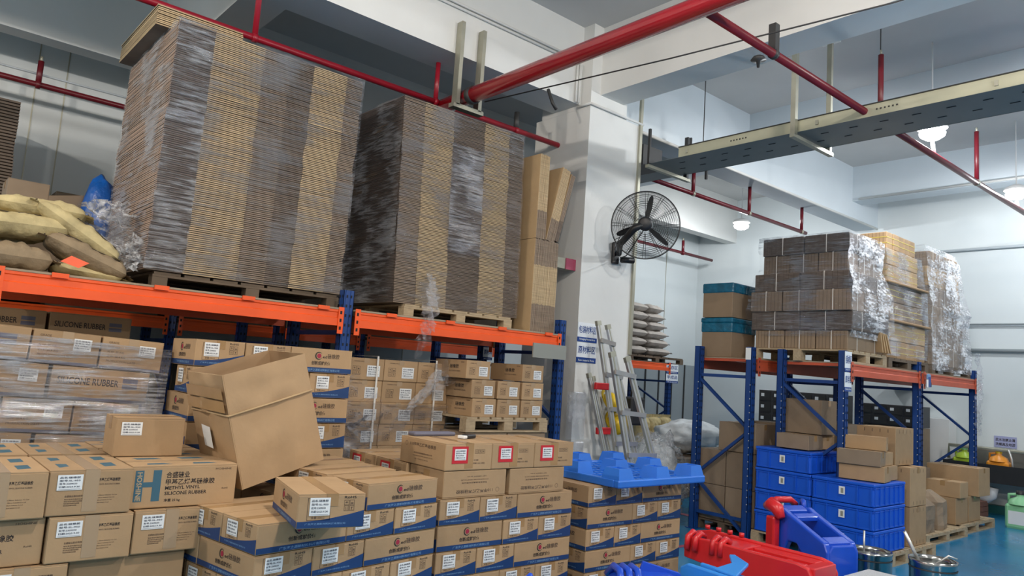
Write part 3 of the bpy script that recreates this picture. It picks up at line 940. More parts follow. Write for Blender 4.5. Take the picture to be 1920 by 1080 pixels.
def pile(K, origin, yaw, tops, pats, where, group, depth_rows=1, gap=.004, deep_layers=2, jit=.004, widths=None):
    """rows of cartons stacked like bricks; pats: strings of L (long side forward) and s (short end forward), '.' leaves a short gap.
    origin is the front left foot, yaw the direction of the front"""
    ox, oy = origin
    ca, sa = math.cos(yaw), math.sin(yaw)
    L, W, H = K['L'], K['W'], K['H']
    for i, (zt, pat) in enumerate(zip(tops, pats)):
        u = 0
        nL = 0
        pos = []
        for ch in pat:
            if ch == '.': u += W+gap; continue
            if ch == '_': u += L+gap; continue
            wd = L if ch == 'L' else W
            dp = W if ch == 'L' else L
            pos.append((ch, u, wd, dp))
            u += wd+gap
        n = len(pos)
        for j, (ch, u0, wd, dp) in enumerate(pos):
            rows_ = depth_rows if (i < deep_layers or j == 0) else 1
            if ch == 'L' and rows_ > 1: rows_ = 2
            v = 0
            for k in range(rows_):
                cu, cv = u0+wd/2+random.uniform(-jit, jit)*.5, v+dp/2+random.uniform(0, jit)
                x = ox+cu*ca-cv*sa
                y = oy+cu*sa+cv*ca
                a = yaw+(0 if ch == 'L' else -math.pi/2)+random.uniform(-.004, .004)
                hpos = ('leftmost' if j == 0 else 'rightmost' if j == n-1 else 'middle' if n == 3 else ORD[j]+' from left') if n > 1 else 'single'
                lab = f"{where[0]} carton, {'long side' if ch == 'L' else 'short end'} forward, {ORD[i]} layer {hpos}{('', ', behind', ', furthest back')[k]}, {where[1]}"
                place(K, x, y, zt-H, a, lab, group)
                v += dp+gap

def pallet(x, y, w_, d, z, label, mt='pallet_wood', h=.12, rz=0, group='wooden pallets', name='wooden_pallet'):
    t = thing(name, label, 'pallet', (x, y, z), rz, group)
    n = 7
    for k in range(n):
        x0 = k*(w_)/n+.008
        MB().box((x0, 0, h-.018), (x0+w_/n-.025, d, h-.001), mt).build('top_board', t)
    for yy in (0, d/2-.045, d-.09):
        MB().box((0, yy, h-.036), (w_, yy+.09, h-.019), mt).build('stringer_board', t)
        for xx in (0, w_/2-.05, w_-.1):
            MB().box((xx, yy, .016), (xx+.1, yy+.09, h-.037), mt).build('block', t)
        MB().box((0, yy, 0), (w_, yy+.09, .015), mt).build('bottom_board', t)
    return t

# piles at the centre and right, from the photograph's plan
pile(K110, (2.51, 3.40), 0, [1.185], ['sss'], ('brown red-labelled', 'centre pile'), 'red-labelled rubber cartons', 1)
GB = 'blue-banded rubber cartons'
# lower plain layer: long side forward, print upside down
for j, x in enumerate((2.745, 3.235)):
    t = place(K110, x, 3.40+.175, 1.03, 0, ('left' if j == 0 else 'right')+' of two brown cartons with upside down print under the red-labelled cartons', 'upside down brown cartons', ())
    t.rotation_euler = (math.pi, 0, 0)
    t.location.z = 1.031
for j in range(2):
    place(K110, 2.73, 3.76+.35*j+.175, .88, 0, f"brown carton, {'nearer' if j == 0 else 'further'} of two behind the upside down cartons", 'brown cartons behind the centre pile', ('left',))
pc = ['ssL', 'Lss', 'ssL', 'Lss', 'ssL']
t0 = .877
pile(KB, (2.50, 3.40), 0, [t0-.1435*k for k in range(5)], pc, ('blue-banded', 'centre pile'), GB, 2, deep_layers=0)
pallet(2.5, 3.4, 1.04, 1.0, 0, 'wooden pallet under the centre pile of cartons', h=.14)
# right pile under the blue plastic pallet
t0 = .875
pile(KB, (3.81, 3.50), 0, [t0-.1435*k for k in range(5)], ['ssL', 'Lss', 'ssL', 'Lss', 'ssL'], ('blue-banded', 'pile under blue pallet'), GB, 2, deep_layers=1)
pallet(3.82, 3.5, 1.03, 1.0, 0, 'wooden pallet under the right pile of cartons', h=.14)
# left centre pile, turned nine degrees
ya = R(9)
ca, sa = math.cos(ya), math.sin(ya)
def A(u, v): # front line passes 2.8 m from the camera foot
    return (1.315+u*ca-v*sa, 3.045+u*sa+v*ca)
KBs = KB2
t0 = .905
pile(KB2, A(0, 0), ya, [t0-.129*k for k in range(6)], ['Lss', 'ssL', 'Lss', 'ssL', 'Lss', 'ssL'], ('blue-banded', 'turned left-centre pile'), GB, 3, deep_layers=1)
for j, (u, v, lab) in enumerate(((.80, 0, 'blue-banded carton lying on top at the right of the turned pile'), (.80, .33, 'blue-banded carton behind the top right carton of the turned pile'),
                                 (.83, .64, 'blue-banded carton at the back of the turned pile next to the open box'))):
    x, y = A(u, v+.145)
    place(KB2, x, y, t0+.003, ya, lab, GB)
place(KB, 1.60, 3.10, t0+.003, R(-102), 'blue-banded carton set askew with its taped top and label toward the camera', GB)
pallet(*A(0, 0), 1.03, 1.0, 0, 'wooden pallet under the turned pile of cartons', h=.13, rz=ya)

# ------------------------------------------------------------------ H cartons at the bottom left
GH = 'cartons printed with the big H'
wH = 'big H printed'
z1 = 1.085
def hplace(x, y, z, long_fwd, lab, rz=0, K=KH):
    place(K, x, y, z, (0 if long_fwd else -math.pi/2)+rz, lab, GH, ('left', 'right'))
hplace(1.17, 3.55+.1575, z1-.182, True, 'H printed carton with the full H logo forward on top of the left pile')
hplace(1.17, 3.88+.1575, z1-.182, True, 'H printed carton behind the one with the full H logo')
hplace(1.17, 4.21+.1575, z1-.182, True, 'H printed carton furthest back in the right half of the left pile')
hplace(.775, 3.50+.23, z1-.182, False, 'H printed carton with taped white-labelled short end, top layer, left of the H logo')
hplace(.775, 4.04+.20, z1-.182, False, 'H printed carton with teal print on its top, behind the taped one')
hplace(.455, 3.48+.23, z1-.182, False, 'H printed carton at the top left edge of the picture')
hplace(.455, 4.04+.20, z1-.182, False, 'H printed carton at the left edge, behind the first')
z2 = z1-.187
hplace(.40, 3.52+.1575, z2-.182, True, 'H printed carton long side forward, second layer at the left edge')
hplace(.795, 3.50+.23, z2-.182, False, 'H printed carton short end forward, middle of the second layer')
hplace(1.12, 3.52+.23, z2-.182, False, 'H printed carton short end forward, right end of the second layer')
z3 = z2-.187
hplace(.25, 3.50+.23, z3-.182, False, 'H printed carton in the third layer cut by the left edge')
hplace(.57, 3.50+.23, z3-.182, False, 'H printed carton in the third layer, label just above the picture edge')
hplace(.97, 3.55+.1575, z3-.182, True, 'plain faced carton long side forward at the bottom of the left pile', K=kind_plain(.46, .315, .182, 'cardboard'))
for k, z in enumerate((z3-.187, z3-.374)):
    hplace(.40, 3.55+.1575, z-.182, True, f'carton of the left pile below the picture edge, {"upper" if k == 0 else "lower"} row left')
    hplace(.90, 3.55+.1575, z-.182, True, f'carton of the left pile below the picture edge, {"upper" if k == 0 else "lower"} row right')
pallet(.15, 3.5, 1.2, 1.0, 0, 'wooden pallet under the left pile of H printed cartons', h=.14)
KS = kind_plain(.31, .24, .18, 'cardboard')
KS['label'] = shipping_label(.062, .09).mesh('shipping_label'); KS['lpos'] = (.08, .55)
o_ = place(KS, 1.085, 3.98, z1+.003, R(-2), 'small plain carton with a white label standing on the H printed cartons', None, ('front',))
# ------------------------------------------------------------------ grey-wrapped rubber cartons (load leans a little)
root_tilt = R(2.6)
wr = []
def tilt_place(K, x, y, z, rz, lab, grp, faces):
    px_, pz_ = 1.28, 0.15
    dx, dz = x-px_, z-pz_
    c_, s_ = math.cos(root_tilt), math.sin(root_tilt)
    X, Z = px_+dx*c_+dz*s_*.0+dz*s_, pz_-dx*s_+dz*c_
    t = place(K, X, y, Z, 0, lab, grp, faces)
    t.rotation_euler = Matrix.Rotation(root_tilt, 3, 'Y').to_4x4().to_euler() if rz == 0 else (Matrix.Rotation(root_tilt, 3, 'Y') @ Matrix.Rotation(rz, 3, 'Z')).to_euler()
    return t
GR = 'film-wrapped rubber cartons'
Y1 = 4.72
rows_ = [(1.605, [('L', .22), ('s', .64), ('s', .98-.01)]), (1.605-.187, [('s', .145), ('L', .565), ('L', 1.07-.18)]), (1.605-.374, [('L', .09), ('s', .51), ('s', .845)]),
         (1.605-.561, [('s', .03), ('s', .365), ('L', .79)])]
names = [['long side forward', 'short end forward, left of two', 'short end forward, right of two'], ['short end forward at the left edge', 'long side forward', 'long side forward at the right end'],
         ['long side forward at the left edge', 'short end forward in the middle', 'short end forward at the right'], ['at the left edge', 'in the middle', 'reading SILICONE at the right']]
lay = [[('L', -.05), ('s', .46), ('s', .80)], [('s', -.11), ('s', .23), ('L', .58), ], [('L', -.13), ('s', .38), ('s', .72)], [('s', -.13), ('s', .21), ('L', .56)], [('L', -.1), ('s', .4), ('s', .74)], [('s', -.1), ('s', .24), ('L', .58)], [('L', -.1), ('s', .4), ('s', .74)]]
for i, rw in enumerate(lay):
    zt = 1.64-.187*i
    for j, (ch, x0) in enumerate(rw):
        wd, dp = (.50, .33) if ch == 'L' else (.33, .50)
        tilt_place(KR, x0+wd/2+.14, Y1+dp/2, zt-.182, 0 if ch == 'L' else -math.pi/2,
                   f"film-wrapped rubber carton, {ORD[i]} layer, {'long side' if ch == 'L' else 'short end'} forward, {('left', 'middle', 'right')[j]} of leaning load", GR, ('left', 'right'))
t = thing('stretch_film', 'clear glossy stretch film wrapped round the leaning load of rubber cartons', 'stretch film', (0, 0, 0))
b = MB()
def film_grid(b, p0, pu, pv, nu, nv, amp, mt, seed=0):
    p0, pu, pv = Vector(p0), Vector(pu), Vector(pv)
    n = pu.cross(pv).normalized()
    vs_, fs = [], []
    for j in range(nv+1):
        for i in range(nu+1):
            p = p0+pu*(i/nu)+pv*(j/nv)
            vs_.append(p+n*amp*noise.noise(Vector((p.x*3+seed, p.y*3, p.z*9)))*2)
    for j in range(nv):
        for i in range(nu):
            a = j*(nu+1)+i
            fs.append((a, a+1, a+nu+2, a+nu+1))
    b.add(vs_, fs, mt, True)
s_, c_ = math.sin(root_tilt), math.cos(root_tilt)
film_grid(b, (.42, Y1-.02, .62), (.92*c_, 0, -.92*s_), (.93*s_*1.0, 0, 1.02), 30, 40, .006, 'wrap_mid')
film_grid(b, (1.335, Y1-.02, .58), (0, .5, 0), (.045, 0, 1.0), 8, 40, .006, 'wrap')
b.build('film_sheet', t)
pallet(.1, 4.72, 1.2, 1.0, 0, 'wooden pallet under the film-wrapped rubber cartons', h=.14)
# dark cartons behind under the rack
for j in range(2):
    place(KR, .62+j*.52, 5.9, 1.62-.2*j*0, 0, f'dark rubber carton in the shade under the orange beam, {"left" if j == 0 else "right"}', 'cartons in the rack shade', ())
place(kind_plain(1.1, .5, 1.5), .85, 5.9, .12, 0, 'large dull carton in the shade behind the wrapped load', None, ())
# ------------------------------------------------------------------ blue-banded pile in front of the rack post
t0 = 1.675
KB3 = kind_blue(.42, .283, .152)
p2 = ['ssL', 'Lss', 'ssL', 'Lss', 'ssL', 'Lss', 'ssL']
pile(KB3, (1.40, 4.35), 0, [t0-.157*k for k in range(7)], p2, ('blue-banded', 'tall pile behind open box'), GB, 1)
place(kind_plain(.9, .9, .56), 1.88, 4.85, .0, 0, 'plain carton base under the tall pile behind the open box', None, ())

t = thing('shelf_deck', 'deck of the far third rack row in the shade', 'shelf deck', (.2, 8.12, 1.925), 0, 'rack decks')
MB().box((0, 0, 0), (6.6, .9, .014), 'deck').build('board', t)
GX = 'dark cartons on the far rack row'
mat('cardboard_shade', (.10, .075, .05), .9, noise_s=4, noise_a=.2)  # for cartons added to block the bright wall; shade is in the colour
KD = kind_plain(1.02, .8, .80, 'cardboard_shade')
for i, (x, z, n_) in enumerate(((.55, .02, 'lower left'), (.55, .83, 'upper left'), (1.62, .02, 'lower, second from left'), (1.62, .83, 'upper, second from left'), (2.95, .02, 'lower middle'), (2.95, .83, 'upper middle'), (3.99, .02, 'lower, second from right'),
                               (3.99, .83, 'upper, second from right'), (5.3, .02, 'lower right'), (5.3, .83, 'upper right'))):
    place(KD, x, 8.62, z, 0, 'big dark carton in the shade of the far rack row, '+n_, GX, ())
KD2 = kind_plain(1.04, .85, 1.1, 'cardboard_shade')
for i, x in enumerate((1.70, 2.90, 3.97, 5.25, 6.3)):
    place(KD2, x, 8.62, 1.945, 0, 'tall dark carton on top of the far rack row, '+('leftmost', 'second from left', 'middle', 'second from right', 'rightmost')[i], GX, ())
# ------------------------------------------------------------------ big open carton leaning
def open_carton():
    t = thing('open_carton', 'big empty open carton leaning on the piles, taped round its middle', 'open carton', (0, 0, 0))
    V = Vector
    FL, FR, BL, BR = V((1.351, 3.60, 1.303)), V((1.838, 3.75, 1.439)), V((1.455, 3.60, .952)), V((1.950, 3.75, 1.068))
    RL, RR = V((1.303, 3.62, 1.496)), V((1.801, 3.80, 1.632))
    FLB, RLB = V((1.299, 3.98, 1.312)), V((1.269, 4.02, 1.498))
    dv = FLB-FL
    FRB, BLB, BRB = FR+dv, BL+dv, BR+dv
    RRB = V((1.770, 4.20, 1.640))
    th = .006
    def sheet(b, a, c, d, e, nu, nv, mt, amp=.0, seed=0, inner='cardboard_in'):
        """a-c bottom, e-d top, seen from outside anticlockwise"""
        n = (c-a).cross(e-a).normalized()
        vs_ = []
        for j in range(nv+1):
            for i in range(nu+1):
                f1, f2 = j/nv, i/nu
                p = a.lerp(e, f1).lerp(c.lerp(d, f1), f2)
                edge = math.sin(math.pi*f2)
                p = p+n*amp*(noise.noise(Vector((f2*4+seed, f1*3, seed)))*1.6+.6*math.sin(math.pi*f1))*edge
                vs_.append(p)
        fs = [(j*(nu+1)+i, j*(nu+1)+i+1, (j+1)*(nu+1)+i+1, (j+1)*(nu+1)+i) for j in range(nv) for i in range(nu)]
        b.add(vs_, fs, mt, True)
        b.add([p-n*th for p in vs_], [f[::-1] for f in fs], inner, True)
        tl = vs_[-(nu+1):]
        b.add(tl+[p-n*th for p in tl], [(i, i+1, nu+2+i, nu+1+i) for i in range(nu)], 'cardboard_pale')
    b = MB()
    for k, (a, c, d, e) in enumerate(((BL, BR, FR, FL), (BR, BRB, FRB, FR), (BRB, BLB, FLB, FRB), (BLB, BL, FL, FLB))):
        sheet(b, a, c, d, e, 14, 10, 'cardboard', .010, k*3+1)
    b.add([BL, BR, BRB, BLB], [(3,2,1,0)], 'cardboard')
    b.build('carton_body', t)
    b = MB()
    for k, (a, c, d, e) in enumerate(((FL, FR, RR, RL), (FR, FRB, RRB, RR), (FRB, FLB, RLB, RRB), (FLB, FL, RL, RLB))):
        sheet(b, a, c, d, e, 16, 8, 'cardboard', .012, k*5+2)
    b.build('flap_collar', t)
    off = V((-.002, -.006, 0))
    MB().tube([FLB+off, FL+off, FL.lerp(FR, .5)+off+V((0, -.006, 0)), FR+off], .0055, 'cardboard_pale', 6).build('folded_edge', t)
    n = (FL-FLB).cross(RLB-FLB).normalized()
    def L(u, v): return FLB.lerp(FL, u).lerp(RLB.lerp(RL, u), v)+n*.016
    b = MB()
    for v0, v1 in ((.08, .36), (.40, .68)):
        for i in range(6):
            b.add([L(i/6, v0), L((i+1)/6, v0), L((i+1)/6, v1), L(i/6, v1)], [(0,1,2,3)], 'tape')
    b.build('tape', t)
    def K(u, v): return BLB.lerp(BL, u).lerp(FLB.lerp(FL, u), v)+n*.018
    MB().add([K(.30, .52), K(.52, .50), K(.52, .80), K(.30, .82)], [(0,1,2,3)], 'label_white').build('shipping_label', t)
    return t
open_carton()

# ------------------------------------------------------------------ strapped cartons under the right bay
GW = 'white-labelled strapped cartons'
K5 = kind_white(.46, .332, .176)
for i in range(7):
    zt = 1.645-.1775*i
    for j in range(3):
        x = 2.93+.336*j+.166
        place(K5, x, 5.37+.23+.01*(i % 2), zt-.176, -math.pi/2, f"white-labelled strapped carton, {ORD[i]} row, {('left', 'middle', 'right')[j]} column of the strapped load", GW, ('right',))
        if False:
            place(K5, x, 5.37+.70, zt-.176, -math.pi/2, f"white-labelled carton at the back of the strapped load, {('left', 'middle', 'right')[j]} column", GW, ())
for j, x in enumerate((3.19, 3.78)):
    b = MB().box((x-.008, 5.352, .3), (x+.008, 5.356, 1.665), 'strap_white')
    b.box((x-.008, 5.352, 1.665), (x+.008, 6.2, 1.668), 'strap_white')
    tag(b.build('packing_strap'), f'white packing strap round the strapped cartons, {("left", "right")[j]} of two', 'strap', 'packing straps')
t = thing('stretch_film', 'torn loose clear film bunched across the strapped cartons', 'stretch film', (0,0,0))
b = MB()
def rag(b, pts, wd, mt, seed=0, n=24, tw=1.0, crumple=.03):
    """crumpled strip of film along a path"""
    pts = [Vector(p) for p in pts]
    vs_, fs = [], []
    for i in range(n+1):
        f_ = i/n*(len(pts)-1)
        k = min(int(f_), len(pts)-2); g = f_-k
        c = pts[k].lerp(pts[k+1], g)
        ww = wd[k]*(1-g)+wd[k+1]*g
        d = (pts[k+1]-pts[k]).normalized()
        s = d.cross(Vector((0, -1, 0)))
        if s.length < .1: s = Vector((1,0,0))
        s.normalize()
        for j in range(9):
            q = (j/8-.5)
            nz = Vector((noise.noise(Vector((i*.7, j*1.3, seed))), noise.noise(Vector((i*.7, j*1.3, seed+9))), noise.noise(Vector((i*.7, j*1.3, seed+5)))))
            vs_.append(c+s*q*ww+Vector((0, -1, 0))*(.25*ww*math.sin(q*9+i*.8*tw))+nz*crumple)
    for i in range(n):
        for j in range(8):
            a = i*9+j
            fs.append((a, a+1, a+10, a+9))
    b.add(vs_, fs, mt, True)
rag(b, [(2.86, 5.30, 1.42), (3.05, 5.29, 1.22), (3.25, 5.28, 1.10), (3.45, 5.3, 1.18)], [.30, .34, .30, .16], 'wrap_milky', 1, crumple=.05)
rag(b, [(2.98, 5.29, 1.20), (3.02, 5.28, .95), (3.08, 5.3, .82)], [.3, .24, .12], 'wrap_milky', 2, crumple=.05)
rag(b, [(3.46, 5.29, 1.22), (3.66, 5.28, 1.42), (3.80, 5.28, 1.52), (3.9, 5.28, 1.62)], [.05, .10, .22, .26], 'wrap_milky', 3, crumple=.03)
film_grid(b, (2.92, 5.345, .80), (1.02, 0, 0), (0, 0, .48), 30, 16, .005, 'wrap')
b.build('film_sheet', t)
pallet(2.92, 5.37, 1.05, .95, 0, 'wooden pallet under the strapped cartons', 'pallet_dark', h=.13)
place(kind_plain(1.0, .9, .26), 3.44, 5.84, .131, 0, 'plain carton layer under the strapped cartons', None, ())
# cartons on a pallet right of them
K6 = kind_white(.46, .262, .155)
rows6 = [(1.69, (3.98, 4.62)), (1.528, (4.05, 4.34, 4.63)), (1.368, (4.07, 4.35, 4.63))]
for i, (zt, xs) in enumerate(rows6):
    for j, x in enumerate(xs):
        place(K6, x, 5.0+.24, zt-.155, -math.pi/2, f"white-labelled carton on the raised pallet by the column, {ORD[i]} row, {('left', 'right')[j] if len(xs) == 2 else ('left', 'middle', 'right')[j]}", 'cartons on the raised pallet', ('right',))
for j in range(3):
    place(K6, 4.07+.28*j, 5.72, 1.528-.155, -math.pi/2, f"carton at the back of the raised pallet, {('left', 'middle', 'right')[j]}", 'cartons on the raised pallet', ())
pallet(3.88, 5.0, .95, .95, 1.213-.13, 'raised wooden pallet by the column carrying three rows of cartons', 'pallet_wood', h=.13)
for j in range(2):
    place(kind_plain(.46, .9, 1.075), 4.12+.47*j, 5.46, .0, 0, f"tall dull carton under the raised pallet, {('left', 'right')[j]}", 'dull cartons under the pallets', ())

# small things lying on the red-labelled cartons
tag(MB().bbox((2.55, 3.78, 1.188), (2.86, 3.86, 1.21), 'print_grey', .008).build('folded_strip'), 'grey folded strip lying on the red-labelled cartons', 'strip')
t = thing('tape_cutter', 'small black and white cutter lying on the red-labelled carton', 'cutter', (2.83, 3.62, 1.188), R(20))
MB().bbox((0, 0, 0), (.10, .05, .022), 'black_plastic', .006).build('handle', t)
MB().bbox((-.04, 0, 0), (-.001, .05, .018), 'label_white', .004).build('blade_guard', t)

# ------------------------------------------------------------------ wrapped stacks of flat cartons on the left rack
def sheet_stack(x0, y0, z0, W, D, H, bands, pitch, side_mt, seed, lean=(0, 0)):
    """stack of flattened cartons; bands across the front: (share of width, material, inset)"""
    rnd = random.Random(seed)
    b = MB()
    n = int(H/pitch)
    for i in range(n):
        z = z0+i*pitch
        jx = .006*noise.noise(Vector((seed, i*.09, 0)))*2+rnd.uniform(-.0025, .0025)+lean[0]*i/n
        jy = .008*noise.noise(Vector((seed+4, i*.07, 3)))*2+rnd.uniform(-.003, .003)+lean[1]*i/n
        if rnd.random() < .03: jy -= rnd.uniform(.0, .012)
        front = []
        u = 0
        seg_m = []
        for (sh, mt, ins) in bands:
            j2 = rnd.uniform(-.0015, .0015)
            front.append((x0+jx+u*W, y0+jy+ins+j2)); front.append((x0+jx+(u+sh)*W, y0+jy+ins+j2))
            seg_m += [mt, mt]
            u += sh
        th = pitch*.62
        top = z+th
        nf = len(front)
        back = [(x0+jx+W, y0+D), (x0+jx, y0+D)]
        ring = front+back
        N = len(ring)
        vs_ = [(a, c, z) for a, c in ring]+[(a, c, top) for a, c in ring]
        base = len(b.v)
        b.v += vs_
        mats_ = seg_m[:-1]+[side_mt]*3
        mats_ = []
        for k in range(nf-1):
            mats_.append(seg_m[k])
        mats_ += [side_mt, side_mt, side_mt]
        for k in range(N):
            k2 = (k+1) % N
            b.f.append((base+k, base+k2, base+N+k2, base+N+k)); b.m.append(b.mi(mats_[k])); b.sm.append(False)
        b.f.append(tuple(base+N+k for k in range(N))); b.m.append(b.mi('sheet_light')); b.sm.append(False)
        b.f.append(tuple(base+k for k in range(N-1, -1, -1))); b.m.append(b.mi('sheet_dark')); b.sm.append(False)
    lx, ly = lean
    ins = .014
    b.prism([(x0+ins, y0+ins+.008, z0+.002), (x0+W-ins, y0+ins+.008, z0+.002), (x0+W-ins, y0+D-ins, z0+.002), (x0+ins, y0+D-ins, z0+.002)], (lx, ly, n*pitch-pitch*.5), 'sheet_core')
    return b, n*pitch
t = thing('flat_carton_stack', 'tallest wrapped stack of flattened cartons on the left rack', 'carton stack', (0, 0, 0), 0, 'wrapped stacks of flattened cartons')
bandsA = [(.17, 'sheet_dark', .006), (.255, 'sheet_light', 0), (.145, 'sheet_mid', .004), (.13, 'sheet_dark', .006), (.20, 'sheet_light', 0), (.10, 'sheet_mid', .005)]
X1, X2, YF = 1.34, 2.80, 5.38
b, hA = sheet_stack(X1, YF, 2.135, X2-X1, 1.32, 1.80, bandsA, .0142, 'sheet_pink', 1, lean=(.03, .0))
p_ = b.build('cardboard_sheets', t); p_['kind'] = 'stuff'
b = MB()
film_grid(b, (X1-.013, YF+1.3, 2.14), (0, -1.3, 0), (.03, 0, 1.80), 24, 60, .005, 'wrap_diag')
film_grid(b, (X1-.013, YF-.013, 2.14), (.262, 0, 0), (.03, 0, 1.80), 8, 80, .007, 'wrap_heavy', 3)
film_grid(b, (X1+.249, YF-.013, 2.14), (1.22, 0, 0), (.03, 0, 1.80), 40, 60, .004, 'wrap', 5)
b.build('stretch_film', t)
b, hB = sheet_stack(1.27, 5.62, 2.14+hA+.002, .62, 1.05, .17, [(1, 'sheet_light', 0)], .0142, 'sheet_light', 5)
tag(b.build('flat_carton_bundle'), 'short bundle of flattened cartons on top of the tallest stack', 'carton bundle', None, 'stuff')
t = thing('flat_carton_stack', 'second wrapped stack of flattened cartons, nearer the column', 'carton stack', (0, 0, 0), 0, 'wrapped stacks of flattened cartons')
bandsB = [(.155, 'sheet_mid', .005), (.23, 'sheet_light', 0), (.26, 'sheet_dark', .006), (.22, 'sheet_light', .001), (.135, 'sheet_dark', .007)]
X3, X4 = 3.30, 4.70
b, hB = sheet_stack(X3, YF, 2.135, X4-X3, 1.25, 1.82, bandsB, .0135, 'sheet_dark', 2, lean=(-.06, 0))
p_ = b.build('cardboard_sheets', t); p_['kind'] = 'stuff'
b = MB()
film_grid(b, (X3-.013, YF+1.2, 2.14), (0, -1.2, 0), (-.06, 0, 1.80), 24, 70, .012, 'wrap_heavy')
film_grid(b, (X3-.013, YF-.013, 2.14), (1.41, 0, 0), (-.06, 0, 1.80), 40, 60, .004, 'wrap', 7)
film_grid(b, (X3+.50, YF-.017, 2.65), (.38, 0, 0), (-.03, 0, 1.0), 12, 40, .006, 'wrap_heavy', 9)
b.build('stretch_film', t)
t = thing('stretch_film', 'twisted tail of clear film hanging over the orange beam', 'stretch film', (0,0,0))
b = MB()
rag(b, [(3.62, 5.34, 2.42), (3.55, 5.15, 2.2), (3.50, 5.12, 2.0), (3.48, 5.12, 1.85), (3.40, 5.12, 1.68)], [.05, .13, .14, .12, .05], 'wrap_milky', 4, 40, crumple=.035)
b.build('film_sheet', t)
t = thing('stretch_film', 'bunched clear film at the foot of the tallest stack beside the sacks', 'stretch film', (0,0,0))
b = MB()
rag(b, [(1.12, 5.7, 2.60), (1.16, 5.62, 2.42), (1.2, 5.5, 2.2), (1.3, 5.36, 2.16)], [.26, .34, .26, .1], 'clear_bag', 6, 30, crumple=.06)
b.build('film_sheet', t)
pallet(X1+.06, YF+.02, 1.40, 1.3, BZ+.0155, 'dark wooden pallet under the tallest wrapped stack', 'pallet_dark', h=.115)
pallet(X3+.10, YF-.02, 1.22, 1.25, BZ+.0155, 'pale wooden pallet under the second wrapped stack', 'pallet_wood', h=.115)
tag(MB().box((2.45, YF-.03, 2.135+hA+.002), (2.78, YF+.3, 2.135+hA+.006), 'label_white').build('paper_sheet'), 'white sheet lying on top of the tallest wrapped stack', 'paper') if False else None

# upright bundles of flat cartons beside the column
def upright_bundle(x, y, z, W, D, H, n, label, tilt=0, yaw=0, bands=((0, .3, 'sheet_mid'), (.3, .72, 'sheet_light'), (.72, 1, 'sheet_mid'))):
    t = thing('flat_carton_bundle', label, 'carton bundle', (x, y, z), 0, 'upright bundles of flat cartons')
    b = MB()
    for k in range(n):
        x0 = W*k/n
        dz = random.uniform(-.006, .004)
        for (a, c, mt) in bands:
            b.box((x0, random.uniform(0, .004), a*H+(dz if a > 0 else 0)), (x0+W/n*.72, D, c*H+dz), mt)
    b.box((.001, .02, .002), (W-.006, D-.01, H-.012), 'sheet_core')
    b.box((-.004, .004, 0), (-.0005, D, H), 'cardboard_pale')
    o = b.build('cardboard_sheets', t); o['kind'] = 'stuff'
    t.rotation_euler = (0, tilt, yaw)
    return t
upright_bundle(4.80, 5.29, BZ+.016, .32, .5, .92, 22, 'thick upright bundle of flat cartons standing beside the column')
upright_bundle(4.80, 5.29, BZ+.94, .13, .5, .85, 9, 'narrow upright bundle standing on the thick bundle', bands=((0, .33, 'sheet_mid'), (.33, 1, 'sheet_light')))
upright_bundle(4.94, 5.29, BZ+.945, .11, .5, .80, 8, 'leaning upright bundle tipping toward the column', tilt=R(13), bands=((0, .3, 'sheet_mid'), (.3, 1, 'sheet_light')))
upright_bundle(5.06, 5.30, BZ+.96, .06, .48, .75, 4, 'thin leaning bundle behind the tipping one', tilt=R(15), bands=((0, .3, 'sheet_dark'), (.3, 1, 'sheet_mid')))
# red box bracket on the column
t = thing('wall_bracket', 'grey beam end with a red square tip fixed to the column', 'bracket', (5.25, 5.52, 2.74))
MB().box((0, 0, 0), (.33, .10, .11), 'galv').build('beam_stub', t)
MB().box((.20, -.012, -.005), (.345, -.001, .115), 'line_red').build('end_plate', t)
tag(MB().box((4.65, 5.06, 1.765), (5.08, 5.075, 1.90), 'grey_board').build('grey_board'), 'blank grey board hanging under the orange beam near the column', 'board')

